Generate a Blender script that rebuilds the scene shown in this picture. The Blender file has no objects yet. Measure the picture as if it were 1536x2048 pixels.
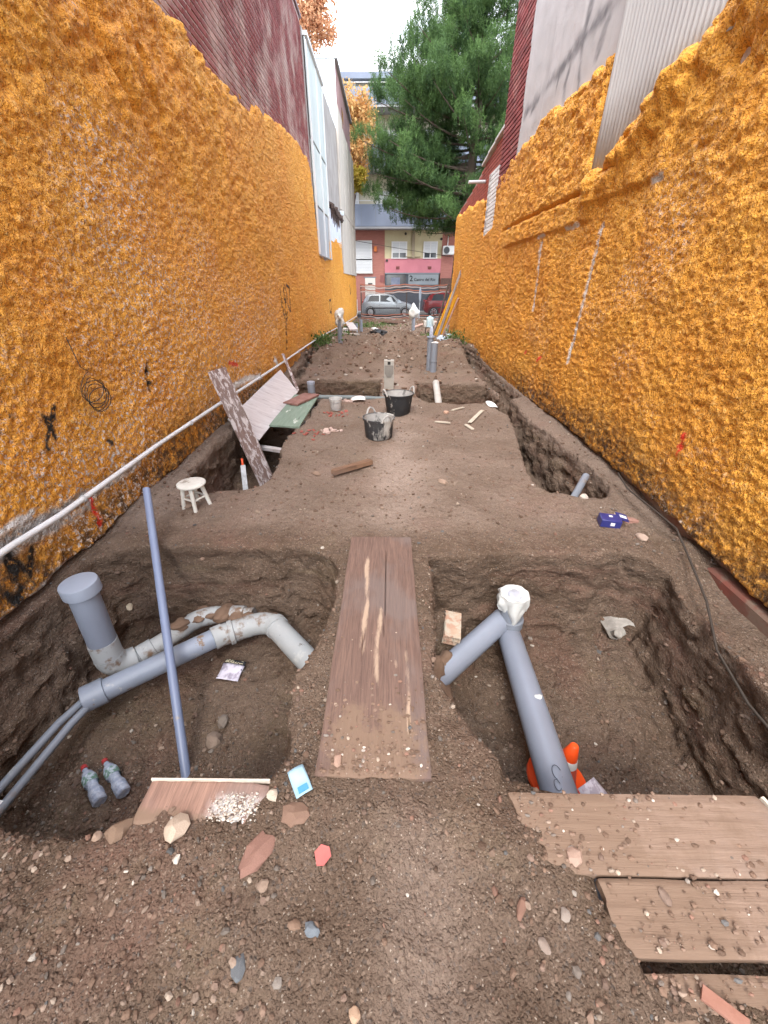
import bpy, bmesh, math, random
import numpy as np
from mathutils import Vector, Matrix, Euler
from mathutils.bvhtree import BVHTree
R = math.radians
rng = np.random.default_rng(7)
random.seed(7)
SC = bpy.context.scene
COL = SC.collection

# ------------------------------------------------------------------ camera
cam_d = bpy.data.cameras.new('camera')
cam = bpy.data.objects.new('camera', cam_d); COL.objects.link(cam)
cam.location = (0, 0, 1.62)
cam.rotation_euler = (R(90 - 30.5), 0, R(0.51))
cam_d.sensor_fit = 'VERTICAL'; cam_d.sensor_height = 24.0
cam_d.lens = 24.0 * 775 / 2048
cam_d.clip_start = 0.02; cam_d.clip_end = 3000
SC.camera = cam

# ------------------------------------------------------------------ world
SUN_EL, SUN_AZ = 52, 191          # sun behind the camera, veiled by cloud
w = bpy.data.worlds.new('World'); SC.world = w; w.use_nodes = True
nt = w.node_tree; nt.nodes.clear()
def N(nt, t, **k):
    n = nt.nodes.new(t)
    for a, b in k.items():
        if a == 'inp':
            for i, v in b.items(): n.inputs[i].default_value = v
        else: setattr(n, a, b)
    return n
out = N(nt, 'ShaderNodeOutputWorld'); bg = N(nt, 'ShaderNodeBackground', inp={1: 0.15})
sky = N(nt, 'ShaderNodeTexSky', sky_type='NISHITA', sun_disc=False, sun_elevation=R(SUN_EL), sun_rotation=R(SUN_AZ), air_density=1.0, dust_density=2.0, ozone_density=1.5)
tc = N(nt, 'ShaderNodeTexCoord'); mp = N(nt, 'ShaderNodeMapping', inp={3: (1.0, 1.0, 2.2)})
ns = N(nt, 'ShaderNodeTexNoise', inp={2: 1.7, 3: 6.0, 4: 0.55})
cr = N(nt, 'ShaderNodeValToRGB'); cr.color_ramp.elements[0].position = 0.40; cr.color_ramp.elements[1].position = 0.62
mx = N(nt, 'ShaderNodeMix', data_type='RGBA'); mx.inputs[7].default_value = (8.6, 8.75, 9.0, 1)
nt.links.new(tc.outputs['Generated'], mp.inputs[0]); nt.links.new(mp.outputs[0], ns.inputs[0])
nt.links.new(ns.outputs[0], cr.inputs[0]); nt.links.new(cr.outputs[0], mx.inputs[0])
nt.links.new(sky.outputs[0], mx.inputs[6]); nt.links.new(mx.outputs[2], bg.inputs[0]); nt.links.new(bg.outputs[0], out.inputs[0])

sun_d = bpy.data.lights.new('sun', 'SUN'); sun_d.energy = 0.6; sun_d.angle = R(16); sun_d.color = (1.0, 0.96, 0.9)
sun = bpy.data.objects.new('sun', sun_d); COL.objects.link(sun)
_az = R(SUN_AZ); _el = R(SUN_EL)
_dir = Vector((math.sin(_az) * math.cos(_el), math.cos(_az) * math.cos(_el), math.sin(_el)))   # towards the sun
sun.rotation_euler = _dir.to_track_quat('Z', 'Y').to_euler(); sun.location = _dir * 40

SC.view_settings.view_transform = 'Standard'; SC.view_settings.look = 'None'
SC.view_settings.gamma = 1.0; SC.view_settings.use_curve_mapping = False
SC.view_settings.exposure = 2.15
SC.render.engine = 'CYCLES'
SC.cycles.use_denoising = True
SC.cycles.max_bounces = 8; SC.cycles.diffuse_bounces = 5; SC.cycles.transparent_max_bounces = 16

# ------------------------------------------------------------------ materials
MATS = {}
def mat(name, c1, c2=None, scale=6, rough=.75, bump=.3, bscale=45, metal=0.0, stretch=(1, 1, 1), lo=.35, hi=.65, detail=6, spots=None, trans=0.0, alpha=1.0, bdist=.01, spec=.3, varyobj=0.0, attr=None, world=False):
    """noise-mixed base colour, noise bump; spots=(colour, scale, threshold, width, stretch)"""
    if name in MATS: return MATS[name]
    m = bpy.data.materials.new(name); m.use_nodes = True; MATS[name] = m
    t = m.node_tree; b = t.nodes['Principled BSDF']
    c1 = tuple(c1) + (1,); c2 = tuple(c2) + (1,) if c2 else c1
    tc = N(t, 'ShaderNodeTexCoord'); mp = N(t, 'ShaderNodeMapping', inp={3: stretch}); OBJ = N(t, 'ShaderNodeNewGeometry').outputs['Position'] if world else tc.outputs['Object']; t.links.new(OBJ, mp.inputs[0])
    n1 = N(t, 'ShaderNodeTexNoise', inp={2: scale, 3: detail, 4: .6}); t.links.new(mp.outputs[0], n1.inputs[0])
    r1 = N(t, 'ShaderNodeMapRange', inp={1: lo, 2: hi}); t.links.new(n1.outputs[0], r1.inputs[0])
    mx = N(t, 'ShaderNodeMix', data_type='RGBA', inp={6: c1, 7: c2}); t.links.new(r1.outputs[0], mx.inputs[0])
    colo = mx.outputs[2]
    if attr:
        at = N(t, 'ShaderNodeAttribute', attribute_name=attr)
        mm = N(t, 'ShaderNodeMix', data_type='RGBA', blend_type='MULTIPLY', inp={0: 1.0}); t.links.new(colo, mm.inputs[6]); t.links.new(at.outputs[0], mm.inputs[7]); colo = mm.outputs[2]
    for sp in (spots or []):
        col, ssc, th, wd, sst = sp
        mp2 = N(t, 'ShaderNodeMapping', inp={1: (3.1 * ssc, 1.7, 5.3), 3: sst}); t.links.new(OBJ, mp2.inputs[0])
        n2 = N(t, 'ShaderNodeTexNoise', inp={2: ssc, 3: 7.0, 4: .65}); t.links.new(mp2.outputs[0], n2.inputs[0])
        r2 = N(t, 'ShaderNodeMapRange', inp={1: th, 2: th + wd}); t.links.new(n2.outputs[0], r2.inputs[0])
        m2 = N(t, 'ShaderNodeMix', data_type='RGBA', inp={7: tuple(col) + (1,)}); t.links.new(r2.outputs[0], m2.inputs[0]); t.links.new(colo, m2.inputs[6]); colo = m2.outputs[2]
    if varyobj:
        oi = N(t, 'ShaderNodeObjectInfo'); mr = N(t, 'ShaderNodeMapRange', inp={3: 1 - varyobj, 4: 1 + varyobj}); t.links.new(oi.outputs['Random'], mr.inputs[0])
        hs = N(t, 'ShaderNodeHueSaturation'); t.links.new(mr.outputs[0], hs.inputs['Value']); t.links.new(colo, hs.inputs['Color']); colo = hs.outputs[0]
    t.links.new(colo, b.inputs['Base Color'])
    b.inputs['Roughness'].default_value = rough; b.inputs['Metallic'].default_value = metal
    b.inputs['Specular IOR Level'].default_value = spec
    b.inputs['Transmission Weight'].default_value = trans; b.inputs['Alpha'].default_value = alpha
    if bump:
        nb = N(t, 'ShaderNodeTexNoise', inp={2: bscale, 3: 6.0, 4: .6}); t.links.new(mp.outputs[0], nb.inputs[0])
        bp = N(t, 'ShaderNodeBump', inp={0: bump, 1: bdist}); t.links.new(nb.outputs[0], bp.inputs['Height']); t.links.new(bp.outputs[0], b.inputs['Normal'])
    return m

# ------------------------------------------------------------------ object helpers
def tag(o, label=None, cat=None, group=None, kind=None):
    if label: o['label'] = label
    if cat: o['category'] = cat
    if group: o['group'] = group
    if kind: o['kind'] = kind
    return o
def wm(o):
    return (wm(o.parent) @ o.matrix_parent_inverse if o.parent else Matrix()) @ o.matrix_basis
def link(o, parent=None):
    COL.objects.link(o)
    if parent: o.parent = parent; o.matrix_parent_inverse = wm(parent).inverted()   # children are modelled in world space
    return o
def empty(name, loc=(0, 0, 0), rz=0, label=None, cat=None, group=None):
    o = bpy.data.objects.new(name, None); o.location = loc; o.rotation_euler = (0, 0, rz); o.empty_display_size = .1
    return tag(link(o), label, cat, group)
def mesh_np(name, v, f, m, parent=None, smooth=True, attrs=None, sharp=None):
    """v (n,3), f (k,4|3) numpy -> one mesh object"""
    me = bpy.data.meshes.new(name); v = np.asarray(v, np.float32); f = np.asarray(f, np.int32); k = f.shape[1]
    me.vertices.add(len(v)); me.vertices.foreach_set('co', v.ravel())
    me.loops.add(f.size); me.loops.foreach_set('vertex_index', f.ravel())
    me.polygons.add(len(f)); me.polygons.foreach_set('loop_start', np.arange(0, f.size, k, dtype=np.int32))
    me.update(calc_edges=True)
    me.polygons.foreach_set('use_smooth', np.full(len(f), smooth))
    for an, av in (attrs or {}).items():
        if av.ndim == 1:
            a = me.attributes.new(an, 'FLOAT', 'POINT'); a.data.foreach_set('value', av.astype(np.float32))
        else:
            a = me.attributes.new(an, 'FLOAT_COLOR', 'POINT'); a.data.foreach_set('color', av.astype(np.float32).ravel())
    if sharp: me.set_sharp_from_angle(angle=R(sharp))
    me.materials.append(m)
    return link(bpy.data.objects.new(name, me), parent)
class MB:
    """collects simple shapes into one mesh"""
    def __init__(s): s.v = []; s.f = []
    def add(s, v, f, M=None):
        o = len(s.v)
        for p in v: s.v.append(tuple(M @ Vector(p)) if M else tuple(p))
        for q in f: s.f.append([i + o for i in q])
        return s
    def box(s, c, d, rot=(0, 0, 0), bev=0.0, taper=1.0):
        x, y, z = [q / 2 for q in d]; M = Matrix.Translation(c) @ Euler(rot).to_matrix().to_4x4()
        b = min(bev, x * .45, y * .45, z * .45)
        if b <= 0:
            v = [(sx * x * (taper if sz > 0 else 1), sy * y * (taper if sz > 0 else 1), sz * z) for sz in (-1, 1) for sx, sy in ((-1, -1), (1, -1), (1, 1), (-1, 1))]
            f = [(3, 2, 1, 0), (4, 5, 6, 7), (0, 1, 5, 4), (1, 2, 6, 5), (2, 3, 7, 6), (3, 0, 4, 7)]
            return s.add(v, f, M)
        v = []; ring = lambda X, Y, Z: [(-X + b, -Y, Z), (X - b, -Y, Z), (X, -Y + b, Z), (X, Y - b, Z), (X - b, Y, Z), (-X + b, Y, Z), (-X, Y - b, Z), (-X, -Y + b, Z)]
        v += ring(x - b, y - b, -z); v += ring(x, y, -z + b); v += ring(x, y, z - b); v += ring(x - b, y - b, z)
        f = [tuple(range(7, -1, -1)), tuple(range(24, 32))]
        for k in range(3):
            for i in range(8):
                j = (i + 1) % 8; f.append((k * 8 + i, k * 8 + j, k * 8 + 8 + j, k * 8 + 8 + i))
        return s.add(v, f, M)
    def tube(s, pts, r, seg=12, cap=True, flat=None):
        pts = [Vector(p) for p in pts]; n = len(pts); rs = r if isinstance(r, (list, tuple)) else [r] * n
        v = []; prev = None
        for i, p in enumerate(pts):
            t = (pts[min(i + 1, n - 1)] - pts[max(i - 1, 0)]).normalized()
            if prev is None:
                a = Vector((0, 0, 1)) if abs(t.z) < .9 else Vector((1, 0, 0)); u = t.cross(a).normalized()
            else: u = (prev - t * prev.dot(t)).normalized()
            prev = u; w_ = t.cross(u)
            for k in range(seg):
                a = 2 * math.pi * k / seg; v.append(p + (u * math.cos(a) + w_ * math.sin(a)) * rs[i])
        f = [(i * seg + k, i * seg + (k + 1) % seg, (i + 1) * seg + (k + 1) % seg, (i + 1) * seg + k) for i in range(n - 1) for k in range(seg)]
        if cap: f += [tuple(range(seg - 1, -1, -1)), tuple(range((n - 1) * seg, n * seg))]
        return s.add(v, f)
    def lathe(s, prof, seg=24, c=(0, 0, 0), M=None, close=True, sx=1, sy=1):
        v = [(c[0] + sx * r * math.cos(2 * math.pi * k / seg), c[1] + sy * r * math.sin(2 * math.pi * k / seg), c[2] + z) for r, z in prof for k in range(seg)]; n = len(prof)
        f = [(i * seg + k, i * seg + (k + 1) % seg, (i + 1) * seg + (k + 1) % seg, (i + 1) * seg + k) for i in range(n - 1) for k in range(seg)]
        if close:
            if prof[0][0] > 1e-5: f.append(tuple(range(seg - 1, -1, -1)))
            if prof[-1][0] > 1e-5: f.append(tuple(range((n - 1) * seg, n * seg)))
        return s.add(v, f, M)
    def prism(s, poly, a, b, axis=1, M=None):
        """poly of 2D points extruded from a to b along axis (0 x,1 y,2 z)"""
        def P(p, q): return (q, p[0], p[1]) if axis == 0 else (p[0], q, p[1]) if axis == 1 else (p[0], p[1], q)
        n = len(poly); v = [P(p, a) for p in poly] + [P(p, b) for p in poly]
        f = [tuple(range(n)), tuple(range(2 * n - 1, n - 1, -1))] + [(i, n + i, n + (i + 1) % n, (i + 1) % n) for i in range(n)]
        return s.add(v, f, M)
    def build(s, name, m, parent=None, smooth=True, sharp=35, origin=None, jitter=0):
        me = bpy.data.meshes.new(name); v = s.v
        if jitter: v = [(x + random.uniform(-jitter, jitter), y + random.uniform(-jitter, jitter), z + random.uniform(-jitter, jitter)) for x, y, z in v]
        if origin: v = [(x - origin[0], y - origin[1], z - origin[2]) for x, y, z in v]
        me.from_pydata(v, [], s.f); bm = bmesh.new(); bm.from_mesh(me); bmesh.ops.recalc_face_normals(bm, faces=bm.faces); bm.to_mesh(me); bm.free()
        if smooth:
            me.polygons.foreach_set('use_smooth', [True] * len(me.polygons)); me.set_sharp_from_angle(angle=R(sharp))
        me.materials.append(m); o = bpy.data.objects.new(name, me)
        if origin: o.location = origin
        return link(o, parent)

# ------------------------------------------------------------------ numpy noise
def _h(ix, iy, iz, seed):
    n = (ix.astype(np.int64) * 374761393 + iy.astype(np.int64) * 668265263 + iz.astype(np.int64) * 2147483647 + seed * 1274126177) & 0xffffffff
    n = ((n ^ (n >> 13)) * 1274126177) & 0xffffffff
    n = ((n ^ (n >> 16)) * 2246822519) & 0xffffffff
    return ((n ^ (n >> 15)) & 0xffff).astype(np.float32) / 32767.5 - 1
def vn(x, y, z=0.0, s=0):
    """value noise in -1..1"""
    x = np.asarray(x, np.float32); y = np.asarray(y, np.float32); z = np.zeros_like(x) + np.asarray(z, np.float32)
    x0, y0, z0 = np.floor(x), np.floor(y), np.floor(z); fx, fy, fz = x - x0, y - y0, z - z0
    fx = fx * fx * fx * (fx * (fx * 6 - 15) + 10); fy = fy * fy * fy * (fy * (fy * 6 - 15) + 10); fz = fz * fz * fz * (fz * (fz * 6 - 15) + 10)
    def c(i, j, k): return _h(x0 + i, y0 + j, z0 + k, s)
    a = c(0, 0, 0) * (1 - fx) + c(1, 0, 0) * fx; b = c(0, 1, 0) * (1 - fx) + c(1, 1, 0) * fx
    d = c(0, 0, 1) * (1 - fx) + c(1, 0, 1) * fx; e = c(0, 1, 1) * (1 - fx) + c(1, 1, 1) * fx
    return (a * (1 - fy) + b * fy) * (1 - fz) + (d * (1 - fy) + e * fy) * fz
def sm(a, b, x):
    t = np.clip((x - a) / (b - a), 0, 1); return t * t * (3 - 2 * t)
# ------------------------------------------------------------------ terrain of the plot (surface nets over a dug-out density field)
def base_z(y): return np.clip(-(np.asarray(y, np.float32) - 10) * (.42 / 18), -.42, 0)
def poly_sd(px, py, poly):
    d = np.full(px.shape, 1e9, np.float32); ins = np.zeros(px.shape, bool); n = len(poly)
    for i in range(n):
        ax, ay = poly[i]; bx, by = poly[(i + 1) % n]; ex, ey = bx - ax, by - ay
        wx, wy = px - ax, py - ay; t = np.clip((wx * ex + wy * ey) / (ex * ex + ey * ey), 0, 1)
        d = np.minimum(d, (wx - ex * t) ** 2 + (wy - ey * t) ** 2)
        c = (ay > py) != (by > py)
        if ey != 0: ins ^= c & (px < ax + (py - ay) / ey * ex)
    d = np.sqrt(d); return np.where(ins, -d, d)
def smax(a, b, k):
    h = np.clip(.5 + .5 * (a - b) / k, 0, 1); return b + (a - b) * h + k * h * (1 - h)
PITS = [  # polygon at the rim, floor depth, batter, rim rounding
    ([(-2.03, .75), (-2.03, 2.1), (-1.8, 2.22), (-1.2, 2.25), (-.5, 2.24), (-.34, 2.12), (-.33, 1.7), (-.385, 1.27), (-.43, 1.12), (-.44, 1.0), (-.40, .86), (-.42, .74), (-.47, .665), (-.84, .63), (-.95, .56), (-1.1, .55), (-1.26, .575), (-1.42, .62), (-1.75, .62)], -.72, .07, .035),
    ([(.28, 2.16), (.25, 1.7), (.24, 1.2), (.34, 1.02), (.43, .885), (.475, .78), (.56, .725), (.66, .71), (.68, .24), (1.72, .18), (1.78, 1.1), (1.86, 1.7), (1.88, 2.05), (1.66, 2.2), (.9, 2.22)], -.72, .08, .035),
    ([(-1.15, 3.15), (-1.10, 3.38), (-1.19, 4.3), (-1.12, 5.4), (-1.09, 6.36), (-1.3, 6.6), (-1.98, 6.6), (-1.98, 3.5), (-1.72, 3.05), (-1.34, 3.12)], -.66, .05, .03),
    ([(-1.96, 6.42), (-.11, 6.42), (-.13, 7.96), (-1.7, 7.95)], -.56, .03, .022),
    ([(.66, 6.2), (1.88, 6.2), (1.86, 7.55), (.58, 7.62), (.5, 6.7)], -.56, .03, .022),
    ([(1.62, 6.3), (1.63, 6.0), (1.745, 5.5), (1.63, 4.7), (1.51, 4.0), (1.435, 3.42), (1.47, 3.11), (1.665, 3.03), (1.9, 3.04), (2.02, 3.2), (1.98, 4.5), (1.93, 5.2), (1.93, 6.4)], -.6, .06, .03),
    ([(1.93, 6.3), (2.14, 6.3), (2.2, 10.5), (2.02, 12.2), (1.86, 8.2)], -.22, .25, .05),
    ([(-1.72, 7.9), (-1.95, 7.9), (-2.1, 11.6), (-1.9, 11.6)], -.18, .2, .05),
]
def top_h(x, y):
    h = .020 * vn(x * 1.7, y * 1.7, s=3) + .010 * vn(x * 6, y * 6, s=4)
    far = sm(8.3, 10.5, y); h += far * (.055 * vn(x * 1.6, y * 1.3, s=5) + .035 * vn(x * 5, y * 4, s=6))
    h += .46 * np.exp(-(((x - .30) / .62) ** 2 + ((y - 13.6) / .75) ** 2))              # soil heap on the path
    h += .10 * np.exp(-(((x + 1.5) / .5) ** 2 + ((y - 12.8) / 2.2) ** 2)) + .12 * np.exp(-(((x - 1.75) / .45) ** 2 + ((y - 11.2) / 1.6) ** 2))
    h += .07 * sm(1.75, 2.2, np.abs(x)) * sm(2.4, 3.2, y)                                # banks at the walls
    h -= .13 * sm(1.7, 1.98, x) * (1 - sm(1.75, 2.3, y)) + .05 * sm(2.0, 2.12, x) * sm(2.3, 2.6, y) * (1 - sm(3.4, 3.8, y))
    h += .03 * np.exp(-((x / .5) ** 2 + ((y - .62) / .14) ** 2)) + .02 * sm(.1, .6, np.abs(x + .1)) * (1 - sm(.5, .7, y))
    h += .13 * sm(9.85, 10.2, y + .18 * vn(x * 2.5, y * 2, s=12)) * sm(.30, .5, np.abs(x - .15)) * (1 - .6 * sm(14, 18, y))
    h -= .012 * np.exp(-((x - .17) / .2) ** 2) * sm(2.3, 3, y)                            # trodden path
    return h
def _steps():
    ys = [-.7]
    while ys[-1] < 29.2:
        y = ys[-1]; ys.append(y + (.017 + .0042 * max(0, y - 1.0)))
    return np.array(ys, np.float32)
gx = np.arange(-2.45, 2.95, .0195, dtype=np.float32); gy = _steps(); gz = np.arange(-.86, .50, .0215, dtype=np.float32)
X2, Y2 = np.meshgrid(gx, gy, indexing='ij')
HT = top_h(X2, Y2)
air = np.full(X2.shape + (len(gz),), -1e3, np.float32)
Zr = gz[None, None, :]
F = np.broadcast_to(Zr, X2.shape + (len(gz),)) - HT[:, :, None]
for i, (poly, fl, bat, k) in enumerate(PITS):
    pp = np.array(poly); x0, y0 = pp.min(0) - .3; x1, y1 = pp.max(0) + .3
    ia, ib = np.searchsorted(gx, [x0, x1]); ja, jb = np.searchsorted(gy, [y0, y1])
    xs, ys_ = X2[ia:ib, ja:jb], Y2[ia:ib, ja:jb]
    d = poly_sd(xs, ys_, poly) + .030 * vn(xs * 3.3, ys_ * 3.3, s=20 + i) + .016 * vn(xs * 9, ys_ * 9, s=40 + i) + .008 * vn(xs * 22, ys_ * 22, s=50 + i)
    flo = fl + .045 * vn(xs * 2.1, ys_ * 2.1, s=60 + i) + .02 * vn(xs * 8, ys_ * 8, s=61 + i)
    if i == 1: flo = flo + .34 * np.exp(-((xs - .36) / .20) ** 2 - ((ys_ - 1.98) / .24) ** 2)
    if i == 0: flo = flo + .12 * np.exp(-((xs + .55) / .22) ** 2 - ((ys_ - 2.05) / .3) ** 2)
    pit = smax(d[:, :, None] - bat * Zr + .02 * np.sin(Zr * 9 + i), flo[:, :, None] - Zr, .09)
    F[ia:ib, ja:jb] = smax(F[ia:ib, ja:jb], -pit, k)
# lumps and clods only near the surface; stronger on the cut faces than on trodden ground
nb = np.nonzero(np.abs(F) < .10); px, py, pz = gx[nb[0]], gy[nb[1]], gz[nb[2]]
deep = sm(-.03, -.12, pz - HT[nb[0], nb[1]]); farw = sm(8, 11, py); nearw = 1 - sm(.8, 1.6, py)
amp = .48 + .62 * deep + .5 * farw + .25 * nearw
rug = amp * (.016 * vn(px * 7, py * 7, pz * 11, 70) + .011 * vn(px * 17, py * 17, pz * 26, 71) + .007 * vn(px * 38, py * 38, pz * 50, 72))
rug += deep * (.030 * (np.abs(vn(px * 4, py * 4, pz * 9, 73)) - .35) + .020 * (np.abs(vn(px * 10, py * 10, pz * 17, 74)) - .35) + .010 * vn(px * 24, py * 24, pz * 34, 75))
F[nb] += rug
def surface_nets(F, cx, cy, cz):
    S = F < 0
    c8 = [S[i:S.shape[0] - 1 + i, j:S.shape[1] - 1 + j, k:S.shape[2] - 1 + k] for i in (0, 1) for j in (0, 1) for k in (0, 1)]
    anyv = np.logical_or.reduce(c8); allv = np.logical_and.reduce(c8); act = anyv & ~allv
    I, J, K = np.nonzero(act); idx = np.full(act.shape, -1, np.int32); idx[I, J, K] = np.arange(len(I))
    acc = np.zeros((len(I), 3), np.float32); cnt = np.zeros(len(I), np.float32)
    cor = [(i, j, k) for i in (0, 1) for j in (0, 1) for k in (0, 1)]
    val = {c: F[I + c[0], J + c[1], K + c[2]] for c in cor}
    for a in cor:
        for ax in range(3):
            if a[ax]: continue
            b = list(a); b[ax] = 1; b = tuple(b); va, vb = val[a], val[b]; cross = (va < 0) != (vb < 0)
            t = np.where(cross, va / np.where(cross, va - vb, 1), 0)
            p = np.array(a, np.float32)[None].repeat(len(I), 0); p[:, ax] = t
            acc += p * cross[:, None]; cnt += cross
    acc /= cnt[:, None]
    V = np.stack([np.interp(I + acc[:, 0], np.arange(len(cx)), cx), np.interp(J + acc[:, 1], np.arange(len(cy)), cy), np.interp(K + acc[:, 2], np.arange(len(cz)), cz)], 1)
    faces = []
    for ax in range(3):
        sl0 = [slice(None)] * 3; sl1 = [slice(None)] * 3; sl0[ax] = slice(0, -1); sl1[ax] = slice(1, None)
        s0 = S[tuple(sl0)]; ch = s0 != S[tuple(sl1)]; i, j, k = np.nonzero(ch); fl = s0[i, j, k]
        P = np.stack([i, j, k], 1); o = [q for q in range(3) if q != ax]
        ok = np.ones(len(P), bool)
        for q in o: ok &= (P[:, q] >= 1) & (P[:, q] < act.shape[q])
        P = P[ok]; fl = fl[ok]; quad = []
        for du, dv in ((1, 1), (0, 1), (0, 0), (1, 0)):
            Q = P.copy(); Q[:, o[0]] -= du; Q[:, o[1]] -= dv; quad.append(idx[Q[:, 0], Q[:, 1], Q[:, 2]])
        quad = np.stack(quad, 1)
        flip = fl if ax != 1 else ~fl
        quad[~flip] = quad[~flip][:, ::-1]; faces.append(quad)
    return V, np.concatenate(faces)
TV, TF = surface_nets(F, gx, gy, gz)
del F, air
TV[:, 2] += base_z(TV[:, 1])
def earth_mat():
    m = bpy.data.materials.new('earth'); m.use_nodes = True; t = m.node_tree; b = t.nodes['Principled BSDF']; MATS['earth'] = m
    L = t.links.new; tc = N(t, 'ShaderNodeTexCoord'); O = tc.outputs['Object']
    def noise(sc, det=6, ro=.6, st=None):
        n = N(t, 'ShaderNodeTexNoise', inp={2: sc, 3: det, 4: ro})
        if st: mp = N(t, 'ShaderNodeMapping', inp={3: st}); L(O, mp.inputs[0]); L(mp.outputs[0], n.inputs[0])
        else: L(O, n.inputs[0])
        return n.outputs[0]
    def ramp(x, a, c, o0=0., o1=1.):
        r = N(t, 'ShaderNodeMapRange', inp={1: a, 2: c, 3: o0, 4: o1}); L(x, r.inputs[0]); return r.outputs[0]
    def mix(f, a, c):
        x = N(t, 'ShaderNodeMix', data_type='RGBA')
        for i, v in ((0, f), (6, a), (7, c)):
            if isinstance(v, tuple): x.inputs[i].default_value = v + (1,)
            elif isinstance(v, float): x.inputs[i].default_value = v
            else: L(v, x.inputs[i])
        return x.outputs[2]
    c = mix(ramp(noise(2.2), .38, .62), (.134, .092, .065), (.180, .129, .096))
    c = mix(ramp(noise(1.1, 5, .6, (1, 1, 3.5)), .52, .66, 0., .75), c, (.180, .104, .077))         # reddish clay bands
    c = mix(ramp(noise(1.7, 5, .6, (1, 1, 4.5)), .56, .68, 0., .6), c, (.195, .146, .097))          # ochre bands
    at = N(t, 'ShaderNodeAttribute', attribute_name='dust')
    c = mix(at.outputs['Fac'], c, (.285, .222, .183))                                                 # dry trodden dust
    g = noise(70, 5, .75); c = mix(ramp(g, .46, .74, 0., .6), c, (.085, .058, .042)); c = mix(ramp(noise(24, 6, .7), .54, .70, 0., .4), c, (.115, .076, .054)); c = mix(ramp(noise(31, 6, .75), .56, .70, 0., .5), c, (.29, .215, .165))
    vo = N(t, 'ShaderNodeTexVoronoi', inp={2: 120.0, 8: 1.0}); L(O, vo.inputs[0])
    sp = N(t, 'ShaderNodeSeparateColor'); L(vo.outputs['Color'], sp.inputs[0])
    c = mix(ramp(sp.outputs[0], .93, .96, 0., .5), c, (.30, .22, .165)); c = mix(ramp(sp.outputs[1], .93, .95, 0., .5), c, (.11, .095, .085))
    v2 = N(t, 'ShaderNodeTexVoronoi', inp={2: 260.0, 8: 1.0}); L(O, v2.inputs[0]); s2 = N(t, 'ShaderNodeSeparateColor'); L(v2.outputs['Color'], s2.inputs[0])
    c = mix(ramp(s2.outputs[0], .985, .99, 0., .7), c, (.45, .38, .31))
    L(c, b.inputs['Base Color']); b.inputs['Roughness'].default_value = .93; b.inputs['Specular IOR Level'].default_value = .04
    ad = N(t, 'ShaderNodeMath', operation='MULTIPLY_ADD', inp={1: .5}); L(vo.outputs['Distance'], ad.inputs[0])
    ad.inputs[1].default_value = -.55; L(noise(55, 8, .72), ad.inputs[2])
    b1 = N(t, 'ShaderNodeBump', inp={0: 1.0, 1: .014}); L(ad.outputs[0], b1.inputs['Height']); L(ramp(at.outputs['Fac'], .0, 1., 1., .30), b1.inputs[0])
    b2 = N(t, 'ShaderNodeBump', inp={0: .85, 1: .05}); L(noise(14, 5, .6, (1, 1, 1.8)), b2.inputs['Height']); L(b1.outputs[0], b2.inputs['Normal'])
    L(b2.outputs[0], b.inputs['Normal']); return m
_x, _y, _z = TV.T
dust = (.50 * np.exp(-((_x - .12 - .05 * vn(_y * .8, _y * 0, s=9)) / .28) ** 2) + .42) * sm(2.25, 2.7, _y) * sm(-.09, -.02, _z - base_z(_y)) + .38 * np.exp(-((_x - .12) / .16) ** 2) * (1 - sm(.5, .75, _y))
dust *= (.95 + .30 * vn(_x * 3, _y * 3, s=11)) * (1 - .72 * sm(7.6, 10.5, _y))
ground = mesh_np('ground', TV, TF, earth_mat(), attrs={'dust': np.clip(dust, 0, 1)})
tag(ground, kind='structure')
TREE = BVHTree.FromPolygons([tuple(p) for p in TV.tolist()], TF.tolist())
def gz_at(x, y, z0=2.0):
    h = TREE.ray_cast(Vector((x, y, z0)), Vector((0, 0, -1)))
    return h[0].z if h[0] else float(base_z(y))

# wide ground, street and pavements beyond the plot
def sheet(name, x0, x1, y0, y1, z, m, th=.12, kind='structure'):
    o = MB().box(((x0 + x1) / 2, (y0 + y1) / 2, z - th / 2), (x1 - x0, y1 - y0, th)).build(name, m, smooth=False); return tag(o, kind=kind)
asph = mat('asphalt', (.055, .055, .057), (.075, .074, .073), 3, .9, .4, 180)
pav = mat('pavement_tiles', (.26, .25, .23), (.31, .29, .27), 2, .9, .3, 60)
conc = mat('concrete', (.33, .31, .28), (.42, .40, .36), 5, .9, .35, 50)
_tb = MB().box((0, 362, -.62), (800, 675, .12)).box((-201.4, -40, -.62), (397.2, 129, .12)).box((201.6, -40, -.62), (396.8, 129, .12))
tag(_tb.build('terrain', mat('far_earth', (.12, .10, .07), (.15, .12, .09), 1, .95, 0), smooth=False), kind='structure')
sheet('road', -60, 60, 29.6, 34.3, -.43, asph)
sheet('near_pavement', -60, 60, 28.4, 29.45, -.40, pav, .2)
sheet('far_pavement', -60, 60, 34.45, 36.2, -.30, pav, .3)
sheet('near_kerb', -60, 60, 29.45, 29.6, -.395, conc, .2)
sheet('far_kerb', -60, 60, 34.3, 34.45, -.295, conc, .3)

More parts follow.
